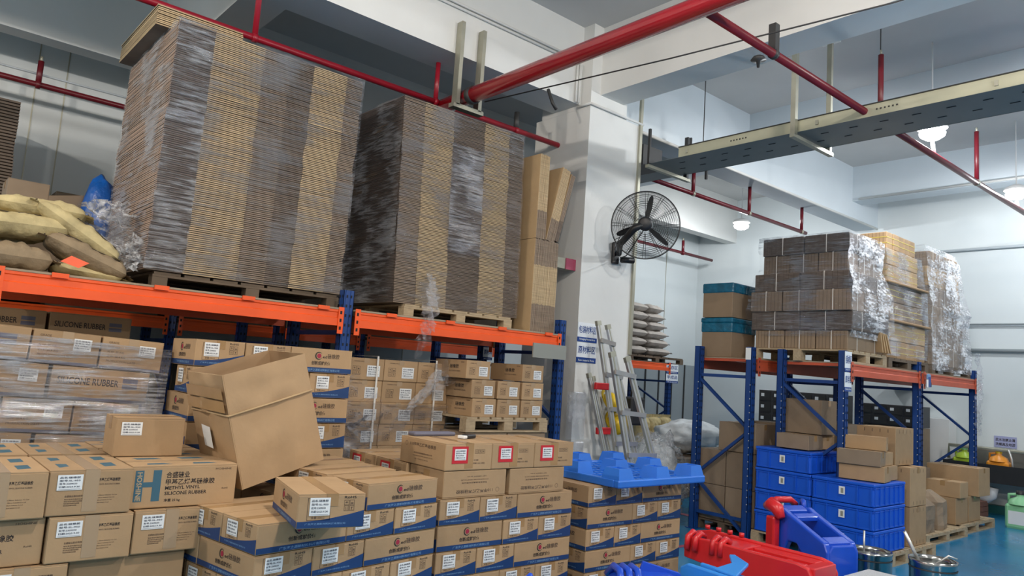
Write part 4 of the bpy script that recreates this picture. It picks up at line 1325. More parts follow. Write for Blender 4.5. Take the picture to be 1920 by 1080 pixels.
# ------------------------------------------------------------------ sacks
def sack(name, label, cat, loc, L, W, H, rot, mt, seed, group, stripes=False, pinch=.5):
    t = thing(name, label, cat, loc, 0, group, rot)
    b = MB()
    nu, nv = 34, 24
    vs_, fs = [], []
    for side in (1, -1):
        for j in range(nv+1):
            for i in range(nu+1):
                u, v = -1+2*i/nu, -1+2*j/nv
                hh = (max(0, 1-abs(u)**5)**.5)*(max(0, 1-abs(v)**3.6)**.5)
                k = 1-.10*(abs(v)**2)*0-.07*(abs(u)**4)
                x, y = u*L/2*(1-.05*abs(v)**3), v*W/2*(1-.06*abs(u)**3)
                z = side*H/2*hh
                nn = noise.noise(Vector((x*7+seed, y*7, side*2.0)))*.05*H*2.2*hh+abs(noise.noise(Vector((x*13+seed, y*22, side))))*.22*H*hh-.05*H*hh
                vs_.append((x, y, z+nn+H/2))
    off = (nu+1)*(nv+1)
    for s in (0, 1):
        for j in range(nv):
            for i in range(nu):
                a = s*off+j*(nu+1)+i
                q = (a, a+1, a+nu+2, a+nu+1)
                fs.append(q if s == 0 else q[::-1])
    b.add(vs_, fs, mt, True)
    b.build('sack_body', t)
    # stitched seam flaps at the two ends
    for e in (-1, 1):
        b = MB()
        q = []
        for j in range(13):
            v = -1+2*j/12
            q.append((v*W/2*.93, H/2+.012*noise.noise(Vector((v*4, seed, e)))*2))
        x0, x1 = e*L/2*.985, e*(L/2+.045)
        for j in range(12):
            b.add([(x0, q[j][0], q[j][1]), (x0, q[j+1][0], q[j+1][1]), (x1, q[j+1][0], q[j+1][1]-.01), (x1, q[j][0], q[j][1]-.01)], [(0,1,2,3)], mt)
        b.tube([(e*(L/2+.012), y_, z_+.002) for y_, z_ in q], .0035, 'stitch', 5)
        b.build('seam_flap', t)
    if stripes:
        for s in (-1, 1):
            pts = []
            for i in range(3, nu-2):
                u = -1+2*i/nu; v = .55*s
                hh = (max(0, 1-abs(u)**5)**.5)*(max(0, 1-abs(v)**3.6)**.5)
                x, y = u*L/2*(1-.05*abs(v)**3), v*W/2*(1-.06*abs(u)**3)
                nn = noise.noise(Vector((x*7+seed, y*7, 2.0)))*.05*H*2.2*hh
                pts.append((x, y, H/2*hh+nn+H/2+.002))
            b = MB().tube(pts, .003, 'stitch', 5)
            b.build('printed_stripe', t)
    return t
GS = 'sacks on the left rack'
sack('paper_sack', 'cream sack lying on the pile, furthest left at middle height', 'sack', (.60, 5.62, 2.23), .62, .42, .17, (0, R(-3), R(8)), 'sack_cream', 1, GS, True)
sack('paper_sack', 'cream sack on top of the sack pile at the left', 'sack', (.74, 5.72, 2.385), .55, .40, .14, (0, R(2), R(-12)), 'sack_cream', 2, GS)
sack('paper_sack', 'cream sack draped down the right of the sack pile', 'sack', (.93, 5.62, 2.27), .58, .38, .14, (0, R(32), R(-10)), 'sack_cream', 3, GS, True)
sack('paper_sack', 'brown striped sack sloping at the right foot of the sack pile', 'sack', (.98, 5.52, 2.10), .52, .36, .14, (0, R(22), R(-4)), 'sack_brown', 4, GS, True)
sack('paper_sack', 'brown bottomed cream sack lying lowest at the left', 'sack', (.52, 5.50, BZ+.016), .56, .40, .17, (0, R(0), R(5)), 'sack_brown', 5, GS)
sack('paper_sack', 'flat cream sack lowest at the right', 'sack', (1.02, 5.55, BZ+.016), .42, .36, .09, (0, R(4), R(-5)), 'sack_cream', 6, GS)
tag(MB().add([(.83, 5.27, 2.10), (.93, 5.25, 2.07), (.99, 5.27, 2.11), (.89, 5.29, 2.145)], [(0,1,2,3)], 'tag_orange').build('orange_card'), 'orange card stuck on the lowest sacks', 'card')
place(kind_plain(.26, .3, .24, 'cardboard_dull'), .74, 6.5, 2.515, R(0), 'open dull carton standing behind the sacks at the left', 'cartons behind the sacks', ())
place(kind_plain(.5, .3, .09, 'cardboard_dull'), .86, 6.45, 2.42, R(-2), 'flat dull carton lying behind the sacks', 'cartons behind the sacks', ())
place(kind_plain(.5, .3, .34, 'cardboard_dull'), 1.10, 6.95, 2.44, 0, 'tilted dull carton leaning behind the sacks', 'cartons behind the sacks', (), rot=(0, R(-12), 0))
place(kind_plain(.8, .6, .40, 'cardboard_dull'), .85, 6.75, BZ+.016, 0, 'low dull carton hidden behind the sack pile', 'cartons behind the sacks', ())
t = thing('plastic_bag', 'bright blue plastic bag stuffed behind the tallest stack', 'bag', (1.28, 6.75, 2.35))
b = MB()
def blob(b, c, rx, ry, rz_, mt, seed=0, amp=.15, n=20, m_=14, fq=3.0, flat=False):
    vs_, fs = [], []
    for j in range(m_+1):
        ph = math.pi*j/m_
        for i in range(n):
            th = 2*math.pi*i/n
            d = Vector((math.sin(ph)*math.cos(th), math.sin(ph)*math.sin(th), math.cos(ph)))
            k = 1+amp*noise.noise(d*fq+Vector((seed, 0, 0)))*2
            z = d.z*rz_*k
            if flat and z < 0: z *= .25
            vs_.append((c[0]+d.x*rx*k, c[1]+d.y*ry*k, c[2]+z))
    for j in range(m_):
        for i in range(n):
            fs.append((j*n+i, (j+1)*n+i, (j+1)*n+(i+1) % n, j*n+(i+1) % n))
    b.add(vs_, fs, mt, not flat)
blob(b, (0, 0, .26), .13, .14, .36, 'bag_blue', 2, .08, 26, 18, fq=2.2)
b.build('bag_body', t)
b, h_ = sheet_stack(-.15, 8.2, 2.3, .95, .9, 1.55, [(1, 'sheet_dark', 0)], .03, 'sheet_dark', 11)
tag(b.build('flat_carton_stack'), 'dark stack of flat cartons at the far left edge', 'carton stack', None, 'stuff')
tag(MB().box((-.3, 8.15, 1.98), (1.3, 9.1, 2.29), 'pallet_dark').build('shelf_platform') if False else MB().box((-.2, 8.12, 1.96), (1.15, 9.1, 2.29), 'pallet_dark').build('dark_crate'), 'dark crate platform under the far left stack', 'crate')

# ------------------------------------------------------------------ top of the right rack
KBig = kind_plain(.40, .50, .39, 'bundle_box')
for k, (z, n_) in enumerate(((1.957, 'lower'), (2.42, 'upper'))):
    t = place(KBig, 7.70, 4.97, z, math.pi/2, n_+' of two square cartons with blue film on the right rack', 'square cartons with blue film', ())
    b = MB().bbox((-.21, -.26, .29), (.21, .26, .402), 'film_blue', .012)
    if k == 0: b.bbox((-.215, -.265, .402), (.215, .265, .455), 'film_blue', .012)
    b.build('blue_film', t)
def bundle_load(x0, x1, y0, y1, z0, layers, label, strap, group, seed, over=None, wrapm='wrap_milky'):
    """load of tied carton bundles: layers of (height, inset x, inset y, material, count along x, count along y)"""
    rnd = random.Random(seed)
    z = z0
    for li, (h, ix, iy, mt, nx, ny) in enumerate(layers):
        n_ = ORD[len(layers)-1-li] if len(layers)-1-li < 9 else 'lowest'
        wx = (x1-x0-2*ix)/nx; wy = (y1-y0-2*iy)/ny
        for i in range(nx):
            for j in range(ny):
                if 0 < i < nx-1 and 0 < j < ny-1: continue
                if i > 0 and j > 0 : continue
                t = thing('carton_bundle', f"tied carton bundle, {n_} layer, "+(('front corner' if i == 0 else f"{ORD[i]} along front") if j == 0 else f"{ORD[j]} along left side")+f", {label}", 'carton bundle',
                          (x0+ix+wx*(i+.5)+rnd.uniform(-.006, .006), y0+iy+wy*(j+.5)+rnd.uniform(-.006, .006), z), rnd.uniform(-.02, .02), group)
                b = MB()
                ax, ay = wx/2-.004, wy/2-.004
                b.bbox((-ax, -ay, 0), (ax, ay, h-.004), mt, .008)
                for q in range(1, 9):
                    y_ = -ay+2*ay*q/9
                    b.box((-ax-.0006, y_-.0015, .006), (-ax+.001, y_+.0015, h-.01), 'sheet_core')
                b.build('cardboard_sheets', t)
                if h < .1: continue
                b = MB()
                for f_ in ((.33, .67) if strap == 'strap_yellow' else (.5,)):
                    if strap == 'strap_yellow':
                        zz = h*f_
                        b.box((-ax-.002, -ay-.002, zz-.004), (ax+.002, ay+.002, zz+.004), strap)
                    else:
                        b.box((-ax-.002, -.004, -.001), (ax+.002, .004, h), strap)
                        b.box((-.004, -ay-.002, -.001), (.004, ay+.002, h), strap)
                b.build('strap', t)
        z += h+.002
    return z
GD = 'tied carton bundles on the right rack'
ly = [(.20, .05, .05, 'bundle_box', 2, 3), (.205, .03, .0, 'bundle_grey', 2, 2), (.225, .0, .0, 'bundle_brown', 3, 3), (.20, .02, .04, 'bundle_grey', 2, 2), (.215, .10, .09, 'bundle_brown', 3, 3), (.20, .09, .08, 'bundle_grey', 2, 2)]
BX0, BX1, BY0, BY1 = 7.58, 8.55, 3.46, 4.62
zt = bundle_load(BX0, BX1, BY0, BY1, 2.085, ly, 'big near load', 'strap_white', GD, 3)
pallet(7.60, 3.50, .95, 1.1, 1.953, 'wooden pallet under the big wrapped load on the right rack', 'pallet_wood', h=.13)
t = thing('stretch_film', 'clear film round the big wrapped load on the right rack', 'stretch film', (0,0,0))
b = MB()
def film_shell(b, x0, x1, y0, y1, prof, mt_side, mt_front, seed):
    """skin that follows the layer insets: prof list of (z, inset)"""
    ring = []
    seq = []
    nx, ny = 14, 14
    for k in range(ny): seq.append((x0, y1-(y1-y0)*k/ny, -1, 0))
    for k in range(nx): seq.append((x0+(x1-x0)*k/nx, y0, 0, -1))
    for k in range(6): seq.append((x1, y0+(y1-y0)*k/5, 1, 0))
    vs_ = []
    Z = []
    for a in range(len(prof)-1):
        for q in range(6):
            f_ = q/6
            Z.append((prof[a][0]*(1-f_)+prof[a+1][0]*f_, prof[a][1]*(1-f_)+prof[a+1][1]*f_))
    Z.append(prof[-1])
    n = len(seq)
    cx, cy = (x0+x1)/2, (y0+y1)/2
    for z, ins in Z:
        for (x, y, nx_, ny_) in seq:
            kx = 1-2*(ins-.02)/(x1-x0); ky = 1-2*(ins-.02)/(y1-y0)
            px_, py_ = cx+(x-cx)*kx, cy+(y-cy)*ky
            w_ = .012*noise.noise(Vector((px_*5, py_*5, z*12+seed)))*2
            vs_.append((px_+nx_*w_, py_+ny_*w_, z))
    for j in range(len(Z)-1):
        for i in range(n-1):
            a = j*n+i
            b.add([vs_[a], vs_[a+1], vs_[a+n+1], vs_[a+n]], [(0,1,2,3)], mt_side if i < ny else mt_front, True)
film_shell(b, BX0, BX1, BY0, BY1, [(2.22, .04), (2.30, .03), (2.36, -.01), (2.50, -.01), (2.56, 0), (2.72, 0), (2.78, .02), (2.9, .05), (3.0, .09), (3.1, .085), (3.2, .07), (3.345, .075)], 'wrap', 'wrap_white', 1)
film_grid(b, (BX0+.07, BY0+.07, 3.352), (BX1-BX0-.14, 0, 0), (0, BY1-BY0-.14, 0), 20, 20, .006, 'wrap_milky')
b.build('film_sheet', t)
# loose leaves of card at the foot
for k in range(4):
    tag(MB().box((0, 0, 0), (.012, .2, .22), 'cardboard_pale').build('card_flap', loc=(8.30+.07*k, 3.44, 2.10)), f'pale card flap leaning out at the foot of the big load, {ORD[k] if k else "first"} from the left', 'card', 'pale card flaps').rotation_euler = (R(4), R(-14-3*k), R(-20))
zt = bundle_load(8.70, 9.80, 3.56, 4.45, 2.075, [(.20, 0, 0, 'cardboard', 4, 2), (.21, .0, 0, 'cardboard_pale', 3, 2), (.03, -.05, -.05, 'cardboard_in', 1, 1), (.21, .02, .02, 'cardboard_dull', 4, 2), (.20, .02, .02, 'cardboard_dull', 4, 2), (.03, -.02, -.04, 'cardboard_in', 1, 1), (.20, .08, .05, 'cardboard_pale', 5, 2), (.19, .08, .05, 'cardboard_pale', 5, 2), (.20, .14, .06, 'cardboard', 5, 2)],
            'yellow-strapped middle load', 'strap_yellow', GD, 5)
pallet(8.65, 3.52, 1.15, .9, 1.953, 'wooden pallet under the yellow-strapped load', 'pallet_dark', h=.12)
t = thing('stretch_film', 'clear film round the yellow-strapped load', 'stretch film', (0,0,0))
b = MB()
film_shell(b, 8.70, 9.80, 3.56, 4.45, [(2.1, .0), (2.5, -.01), (2.9, .0), (3.0, .02), (3.35, .05)], 'wrap', 'wrap', 2)
b.build('film_sheet', t)
zt = bundle_load(10.0, 11.3, 3.58, 4.45, 2.075, [(.24, 0, 0, 'cardboard_dull', 4, 2), (.28, .03, .02, 'sheet_mid', 3, 2), (.24, .05, .04, 'cardboard_dull', 4, 2), (.24, .08, .05, 'sheet_mid', 3, 2), (.26, .10, .06, 'cardboard_pale', 4, 2), (.20, .15, .06, 'sheet_mid', 4, 2)],
            'loose far load', 'strap_white', GD, 6)
pallet(9.98, 3.54, 1.35, .9, 1.953, 'wooden pallet under the loosely wrapped load at the far end', 'pallet_dark', h=.12)
t = thing('stretch_film', 'loose milky film round the far load with a tail hanging down the end post', 'stretch film', (0,0,0))
b = MB()
film_shell(b, 10.0, 11.3, 3.58, 4.45, [(2.0, -.03), (2.3, -.03), (2.6, .0), (2.8, -.03), (3.1, .04), (3.5, .08), (3.62, .12)], 'wrap', 'wrap_white', 3)
rag(b, [(11.35, 3.46, 2.3), (11.4, 3.44, 1.9), (11.3, 3.44, 1.5), (11.35, 3.44, 1.2)], [.1, .12, .14, .08], 'wrap_milky', 8, 30)
b.build('film_sheet', t)
t = thing('work_glove', 'blue and white work glove hanging on the front beam of the right rack', 'glove', (9.56, 3.42, 1.93))
b = MB().bbox((-.04, 0, -.16), (.05, .03, -.06), 'label_white', .012)
for k in range(4):
    b.bbox((-.04+.024*k, .002, -.06), (-.02+.024*k, .024, .01-.008*abs(k-1.5)), 'print_lightblue', .006)
b.bbox((.05, .002, -.15), (.075, .024, -.09), 'black_plastic', .006)
b.bbox((-.03, -.002, -.15), (.04, .001, -.03), 'sign_blue', .003)
b.build('glove_body', t)

# ------------------------------------------------------------------ under the right rack: totes
def tote_mesh(L=.60, W=.42, H=.215):
    """long side along Y; ribbed short side faces -Y"""
    b = MB()
    b.bbox((-W/2+.012, -L/2+.012, 0), (W/2-.012, L/2-.012, H-.02), 'tote_blue', .012)
    b.bbox((-W/2, -L/2, H-.028), (W/2, L/2, H), 'tote_blue', .006)
    b.bbox((-W/2+.004, -L/2+.004, H-.045), (W/2-.004, L/2-.004, H-.036), 'tote_blue', .003)
    b.bbox((-W/2+.006, -L/2+.006, .004), (W/2-.006, L/2-.006, .02), 'tote_blue', .003)
    n = 7
    for k in range(n):
        x = -W/2+.03+k*(W-.06)/(n-1)
        b.box((x-.006, -L/2, .01), (x+.006, -L/2+.014, H-.03), 'tote_blue')
        b.box((x-.006, L/2-.014, .01), (x+.006, L/2, H-.03), 'tote_blue')
    for y in (-L/2+.03, L/2-.03, -L/2+.16, L/2-.16):
        for x in (-W/2, W/2-.014):
            b.box((x, y-.006, .01), (x+.014, y+.006, H-.03), 'tote_blue')
    return b.mesh('tote_body')
TB = tote_mesh(.62, .72, .215)
LT = MB().quad((0,0,0), (0,-1,0), (0,0,1), 0, 0, .06, .075, 'label_white').quad((-.001,0,0), (0,-1,0), (0,0,1), .02, .012, .045, .06, 'galv').mesh('card_label')
pallet(7.33, 3.08, .78, 1.30, 0, 'wooden pallet under the stacks of blue totes', 'pallet_wood', h=.13)
for s, (y, n, nm_) in enumerate(((3.41, 3, 'front'), (4.04, 4, 'rear'))):
    for k in range(n):
        t = thing('plastic_tote', f"blue ribbed plastic tote, {ORD[n-1-k]} of the {nm_} stack under the right rack", 'tote', (7.69, y, .135+k*.22), 0, 'blue plastic totes')
        child('tote_body', TB, t)
        c = child('card_label', LT, t); c.location = (-.362, .03, .08)
GC = 'small cartons on the blue totes'
def sc(L, W, H, x, y, z, rz, lab, mt='cardboard'):
    K = kind_plain(L, W, H, mt)
    place(K, x, y, z, rz, lab, GC, ())
sc(.42, .26, .145, 7.62, 3.32, .798, R(-80), 'carton on the front totes, bottom left')
sc(.26, .26, .14, 7.92, 3.30, .798, R(5), 'carton printed blue on the front totes, bottom right')
sc(.40, .24, .14, 7.58, 3.34, .946, R(-78), 'carton in the middle row on the front totes, left', 'cardboard_dull')
sc(.24, .22, .13, 7.86, 3.30, .942, R(4), 'carton reading SILICONE in the middle row, right')
sc(.38, .22, .13, 7.74, 3.36, 1.09, R(-72), 'single carton on top of the small cartons')
sc(.36, .30, .15, 7.6, 4.0, 1.022, R(-90), 'carton lying on the rear totes, left', 'cardboard_dull')
sc(.34, .30, .15, 7.93, 4.02, 1.022, R(-90), 'carton lying on the rear totes, right')
sc(.5, .34, .36, 7.85, 4.05, 1.18, R(-90), 'large dark carton standing on the rear totes', 'cardboard_dull')
# plain cartons left under the rear row
GP = 'plain cartons left under the right rack'
pallet(7.40, 4.42, .9, .74, 0, 'dark wooden pallet under the plain cartons at the left of the right rack', 'pallet_dark', h=.12)
KP = kind_plain(.36, .42, .385, 'cardboard_dull')
for i in range(2):
    for j in range(2):
        place(KP, 7.64+.0, 4.59+j*.37, .123+i*.39, math.pi/2, f"plain carton under the right rack, {'lower' if i == 0 else 'upper'} row, {'near' if j == 0 else 'far'} one", GP, ())
        place(KP, 8.08, 4.59+j*.37, .123+i*.39, math.pi/2, f"plain carton in the second rank, {'lower' if i == 0 else 'upper'} row, {'near' if j == 0 else 'far'} one", GP, ())
place(kind_plain(.46, .42, .32, 'cardboard_dull'), 7.66, 4.66, .905, math.pi/2, 'single plain carton on top of the plain cartons under the rack', GP, ())
place(kind_plain(.36, .42, .34, 'cardboard_dull'), 8.10, 4.62, .905, math.pi/2, 'plain carton behind the single one on top', GP, ())
# tall cartons and goods along the aisle
GT = 'tall plain cartons beside the totes'
pallet(8.12, 3.06, .62, .8, 0, 'worn wooden pallet under the tall plain cartons', 'pallet_wood', h=.13)
KT = kind_plain(.46, .42, .39, 'cardboard', True)
for k in range(2):
    place(KT, 8.40, 3.34, .133+.396*k, math.pi/2, f"tall stapled carton beside the totes, {('lower', 'upper')[k]} of two", GT, ())
KT2 = kind_plain(.40, .46, .38, 'cardboard', True)
place(KT2, 8.33, 3.42, .93, math.pi/2, 'big carton standing on the stapled cartons', GT, ())
place(kind_plain(.5, .4, .8, 'cardboard_dull'), 8.45, 3.86, .135, 0, 'dull tall carton hidden behind the stapled cartons', GT, ())
place(kind_plain(.40, .30, .35, 'cardboard_dull'), 8.55, 4.02, .94, 0, 'dull carton at the back behind the big carton', GT, ())
pallet(9.15, 3.30, 1.3, .8, 0, 'worn wooden pallet under the paper bags', 'pallet_wood', h=.12)
def bag(x, y, z, w_, d, h, lab, rz, seed):
    t = thing('paper_bag', lab, 'bag', (x, y, z), rz, 'brown paper bags')
    b = MB()
    n = 20
    vs_, fs = [], []
    for j in range(9):
        f_ = j/8
        for i in range(n):
            a = 2*math.pi*i/n
            c_, s_ = math.cos(a), math.sin(a)
            q = 1/max(abs(c_), abs(s_))**.75
            k = 1-.35*max(0, f_-.8)/.2+.05*noise.noise(Vector((c_*2, s_*2, f_*4+seed)))*2
            vs_.append((c_*q*w_/2*k, s_*q*d/2*(k-.5*max(0, f_-.75)/.25), f_*h))
    for j in range(8):
        for i in range(n):
            fs.append((j*n+i, j*n+(i+1) % n, (j+1)*n+(i+1) % n, (j+1)*n+i))
    fs.append(tuple(range(n-1, -1, -1))); fs.append(tuple(8*n+i for i in range(n)))
    b.add(vs_, fs, 'cardboard_dull', False)
    b.build('bag_body', t)
bag(9.42, 3.52, .122, .36, .34, .40, 'brown paper bag on the pallet, left of two', 0, 1)
bag(9.90, 3.55, .122, .44, .36, .42, 'brown paper bag on the pallet, right of two', .2, 2)
place(kind_plain(.4, .36, .52, 'cardboard_dull'), 9.30, 3.88, .123, 0, 'brown carton standing behind the paper bags', None, ())
bag(9.30, 3.85, .646, .34, .30, .34, 'brown paper bag standing on the carton behind the others', 0, 3)
place(kind_plain(.4, .36, .60, 'cardboard_dull'), 9.85, 3.98, .123, 0, 'brown half open carton behind the paper bags', None, ())
pallet(10.32, 3.36, 1.35, .8, 0, 'wooden pallet under the cartons at the far end of the aisle', 'pallet_wood', h=.12)
GF = 'cartons at the far end of the aisle'
KF = kind_plain(.40, .42, .32, 'cardboard')
for j, x in enumerate((10.56, 11.02)):
    place(KF, x, 3.60, .123, math.pi/2, f'carton on the last pallet, {("left", "right")[j]} of the bottom row', GF, ())
place(kind_plain(.28, .40, .19, 'cardboard'), 10.52, 3.56, .447, 0, 'low printed carton on the bottom row of the last pallet', GF, ())
place(kind_plain(.62, .42, .35, 'cardboard'), 11.10, 3.62, .447, math.pi/2, 'long carton on top of the last pallet', GF, ())
place(kind_plain(.42, .42, .62, 'cardboard_dull'), 10.56, 4.05, .123, math.pi/2, 'carton standing at the back of the last pallet', GF, ())

# ------------------------------------------------------------------ far things on the right
t = thing('wash_trough', 'long dark steel wash trough along the right wall', 'trough', (12.55, .5, 0))
b = MB().box((0, 0, .52), (.02, 3.8, .76), 'trough_side').box((0, 0, .50), (.7, 3.8, .52), 'trough_side').box((.68, 0, .52), (.7, 3.8, .95), 'trough').box((.02, 3.78, .52), (.68, 3.8, .76), 'trough_side')
b.build('basin', t)
for y in (.1, 1.8, 3.6):
    MB().box((.02, y, 0), (.06, y+.04, .5), 'trough_side').build('leg', t)
MB().tube([(.1, 3.75, .78), (.1, 3.75, .98), (.1, 0, .98)], .025, 'galv', 8).build('water_pipe', t)
for y in (3.45, 2.95, 2.35, 1.8, 1.2):
    MB().tube([(.1, y, .98), (.06, y, 1.0), (.12, y-.02, .86), (.06, y-.05, .72)], .016, 'alu', 8).build('tap', t)
def jug(x, y, z, s, mt, lab, cap='label_red'):
    t = thing('plastic_jug', lab, 'jug', (x, y, z), R(-90), 'plastic jugs')
    b = MB().bbox((-.11*s, -.07*s, 0), (.11*s, .07*s, .22*s), mt, .02*s)
    b.lathe([(.10*s, .22*s), (.085*s, .26*s), (.03*s, .29*s), (.03*s, .31*s)], (0,0,0), mt, 14)
    b.build('jug_body', t)
    MB().lathe([(.034*s, 0), (.034*s, .035*s), (0, .035*s)], (0, 0, .31*s), cap, 12).build('cap', t)
    MB().tube([(-.09*s, 0, .22*s), (-.09*s, 0, .30*s), (-.02*s, 0, .31*s)], .014*s, mt, 8).build('handle', t)
    MB().quad((-.08*s, -.0715*s, .04*s), (1,0,0), (0,0,1), 0, 0, .16*s, .12*s, 'label_white' if s > 1.4 else 'logo_red').build('label', t)
    return t
jug(12.40, 3.64, .765, .7, 'jug_orange', 'orange and yellow detergent jug on the wash trough') if False else None
jug(12.70, 3.60, .525, 1.3, 'jug_orange', 'orange and yellow detergent jug standing in the wash trough', 'yellow')
jug(12.70, 4.05, .525, 1.3, 'jug_lime', 'lime green detergent jug standing in the wash trough', 'jug_green')
jug(11.95, 3.14, 0, 1.45, 'jug_green', 'large pale green jerrycan on the blue floor at the right edge', 'black_plastic')
t = thing('drain_elbow', 'grey drain pipe elbow beneath the wash trough', 'pipe', (12.75, 3.95, 0))
MB().tube([(0, 0, .5), (0, 0, .36), (-.03, -.08, .26), (-.05, -.2, .25), (-.05, -.26, .3), (-.05, -.28, .42)], .065, 'pvc', 12).build('pipe_body', t)
for k in range(3):
    tag(MB().box((12.45, 3.74, .002+k*.075), (12.70, 3.96, .07+k*.075), 'brick').build('clay_brick'), f'dark red brick under the drain elbow, {ORD[2-k]} of three', 'brick', 'bricks under the drain')
# pigeonhole cabinet and shelf
def cabinet(x, y0, y1, z0, z1, lab, nr, nc, seed):
    t = thing('drawer_cabinet', lab, 'cabinet', (x, y0, z0), 0, 'dark drawer cabinets')
    W, H = y1-y0, z1-z0
    MB().box((0, 0, 0), (.4, W, H), 'cabinet').build('cabinet_body', t)
    for i in range(nr):
        for j in range(nc):
            y, z = (j+.08)*W/nc, (i+.1)*H/nr
            d = MB().box((-.01, y, z), (-.001, y+W/nc*.84, z+H/nr*.8), 'steel_dark').build('drawer', t)
            MB().box((-.013, y+W/nc*.5, z+H/nr*.35), (-.011, y+W/nc*.74, z+H/nr*.62), 'label_white').build('label', d)
    return t
cabinet(12.2, 5.7, 7.2, .0, 1.62, 'tall dark drawer cabinet with white labels behind the right rack', 8, 6, 1)
cabinet(12.2, 4.5, 5.45, 1.2, 1.52, 'low dark drawer unit with white labels further right', 2, 4, 2)
tag(MB().box((12.25, 4.5, 0), (12.6, 5.45, 1.19), 'cardboard_dull').build('cardboard_box_row'), 'row of dull boxes under the low drawer unit', 'boxes')
t = thing('wall_unit', 'small white wall unit high behind the right rack', 'wall unit', (WX-.22, 4.95, 1.78))
MB().bbox((0, 0, 0), (.2, .4, .14), 'lamp_body', .02).build('unit_body', t)
MB().box((-.003, .05, .02), (-.0005, .35, .035), 'black').build('vent', t)
tag(MB().box((12.95, 4.35, 0), (13.28, 4.8, 1.35), 'lamp_body').build('metal_sheet'), 'white metal panel standing against the right wall', 'panel')

# ------------------------------------------------------------------ behind the ladders
t = thing('metal_fence', 'grey ribbed metal partition at the back behind the ladders', 'partition', (9.6, 9.25, 0))
b = MB().box((0, 0, 0), (3.6, .03, 2.02), 'fence_grey')
for k in range(9):
    MB().box((.2+k*.42, -.02, 0), (.23+k*.42, -.001, 2.02), 'steel_dark').build('rib', t)
b.build('sheet', t)
pallet(9.7, 8.15, 1.5, .9, 1.965, 'dark pallet under the grey sacks on the far rack', 'pallet_dark', h=.11)
for k in range(6):
    for j in range(2):
        if j == 0 and k > 5: continue
        sack('grey_sack', f'grey wrapped sack of the pile on the far rack, {ORD[5-k]} layer, {("left", "right")[j]}', 'sack', (9.97+.66*j-.03*k*j, 8.55, 2.08+.150*k), .64-.05*k*j, .66, .165, (0, 0, R(3*((k % 2)*2-1))), 'sack_grey', 20+k+7*j, 'grey sacks on the far rack')
for j in range(3):
    sack('yellow_sack', f'yellow sack standing behind the ladders, {("left", "middle", "right")[j]} of three', 'sack', (9.74+.30*j, 7.76, .715), .66, .29, .2, (0, R(90), R(85)), 'sack_cream', 40+j, 'yellow sacks behind the ladders')
tag(MB().box((9.5, 7.50, 0), (10.5, 8.03, .36), 'cardboard_dull').build('long_carton'), 'long dull carton under the yellow sacks', 'carton')
t = thing('white_bag_heap', 'heap of shiny white plastic bags behind the blue rack post', 'plastic bags', (9.85, 7.0, .66))
b = MB()
blob(b, (0, 0, .16), .60, .45, .25, 'white_bag', 1, .12, 34, 20, 3.5)
b.build('bag_body', t)
place(kind_plain(1.2, .9, .55, 'cardboard_dull'), 9.75, 7.0, 0, 0, 'wide brown carton under the white plastic bags', None, ())
place(kind_plain(.55, .5, .62, 'cardboard_dull'), 8.25, 6.35, .0, R(10), 'brown carton beside the bubble wrap behind the ladders', None, ())
t = thing('bubble_wrap_heap', 'heap of clear bubble wrap on the floor behind the ladders', 'bubble wrap', (7.35, 5.75, 0))
b = MB()
blob(b, (0, 0, .45), .50, .36, .55, 'clear_bag', 3, .16, 34, 22, 4)
blob(b, (0.02, 0, .42), .42, .30, .46, 'white_bag', 5, .2, 30, 20, 4)
b.build('film_sheet', t)

# ------------------------------------------------------------------ ladders on the column
def ladder(lab, pL0, pL1, pR0, pR1, rungs, wd=.055, dp=.03, taper=0):
    """rails from foot to top; rungs at these shares"""
    t = thing('aluminium_ladder', lab, 'ladder', (0,0,0), 0, 'aluminium ladders')
    pL0, pL1, pR0, pR1 = map(Vector, (pL0, pL1, pR0, pR1))
    for a, c in ((pL0, pL1), (pR0, pR1)):
        b = MB().beam(a, c, wd, dp, 'alu', (0, 1, 0))
        d = (c-a).normalized()
        b.beam(a+Vector((0, -dp/2-.001, 0)), c+Vector((0, -dp/2-.001, 0)), wd*.25, .004, 'galv', (0, 1, 0))
        b.build('rail', t)
        MB().beam(c-d*.02, c+d*.03, wd*1.1, dp*1.2, 'galv', (0, 1, 0)).build('end_cap', t)
    for r_ in rungs:
        a, c = pL0.lerp(pL1, r_), pR0.lerp(pR1, r_)
        d = (c-a).normalized()*.03
        MB().beam(a-d+Vector((0, -dp, 0)), c+d+Vector((0, -dp, 0)), .02, .045, 'alu', (0, 0, 1)).build('rung', t)
    return t
ladder('tall aluminium ladder leaning on the column, the rear one', (6.10, 5.02, 0), (5.72, 5.25, 2.18), (6.50, 5.02, 0), (5.93, 5.30, 2.16), (.12, .28, .44, .60, .76, .92))
ladder('aluminium ladder standing in front of the tall one', (5.98, 4.75, 0), (5.52, 4.86, 1.85), (6.50, 4.75, 0), (5.80, 4.90, 1.82), (.14, .30, .48, .70, .91), .07)
ladder('short folded aluminium ladder with red clips at the left', (5.93, 4.95, 0), (5.57, 5.2, 1.63), (6.08, 5.0, 0), (5.72, 5.28, 1.60), (.5,), .04)
for j, (x, z) in enumerate(((5.60, 1.50), (5.66, 1.05))):
    tag(MB().bbox((x, 5.12, z), (x+.20, 5.16, z+.07), 'plastic_red', .008).build('red_clip'), f'red plastic clip on the short ladder, {("upper", "lower")[j]}', 'clip', 'red clips')
tag(MB().bbox((5.86, 5.02, .62), (5.93, 5.06, .74), 'label_lime', .006).build('lime_tag'), 'lime warning tag on the short ladder', 'tag')
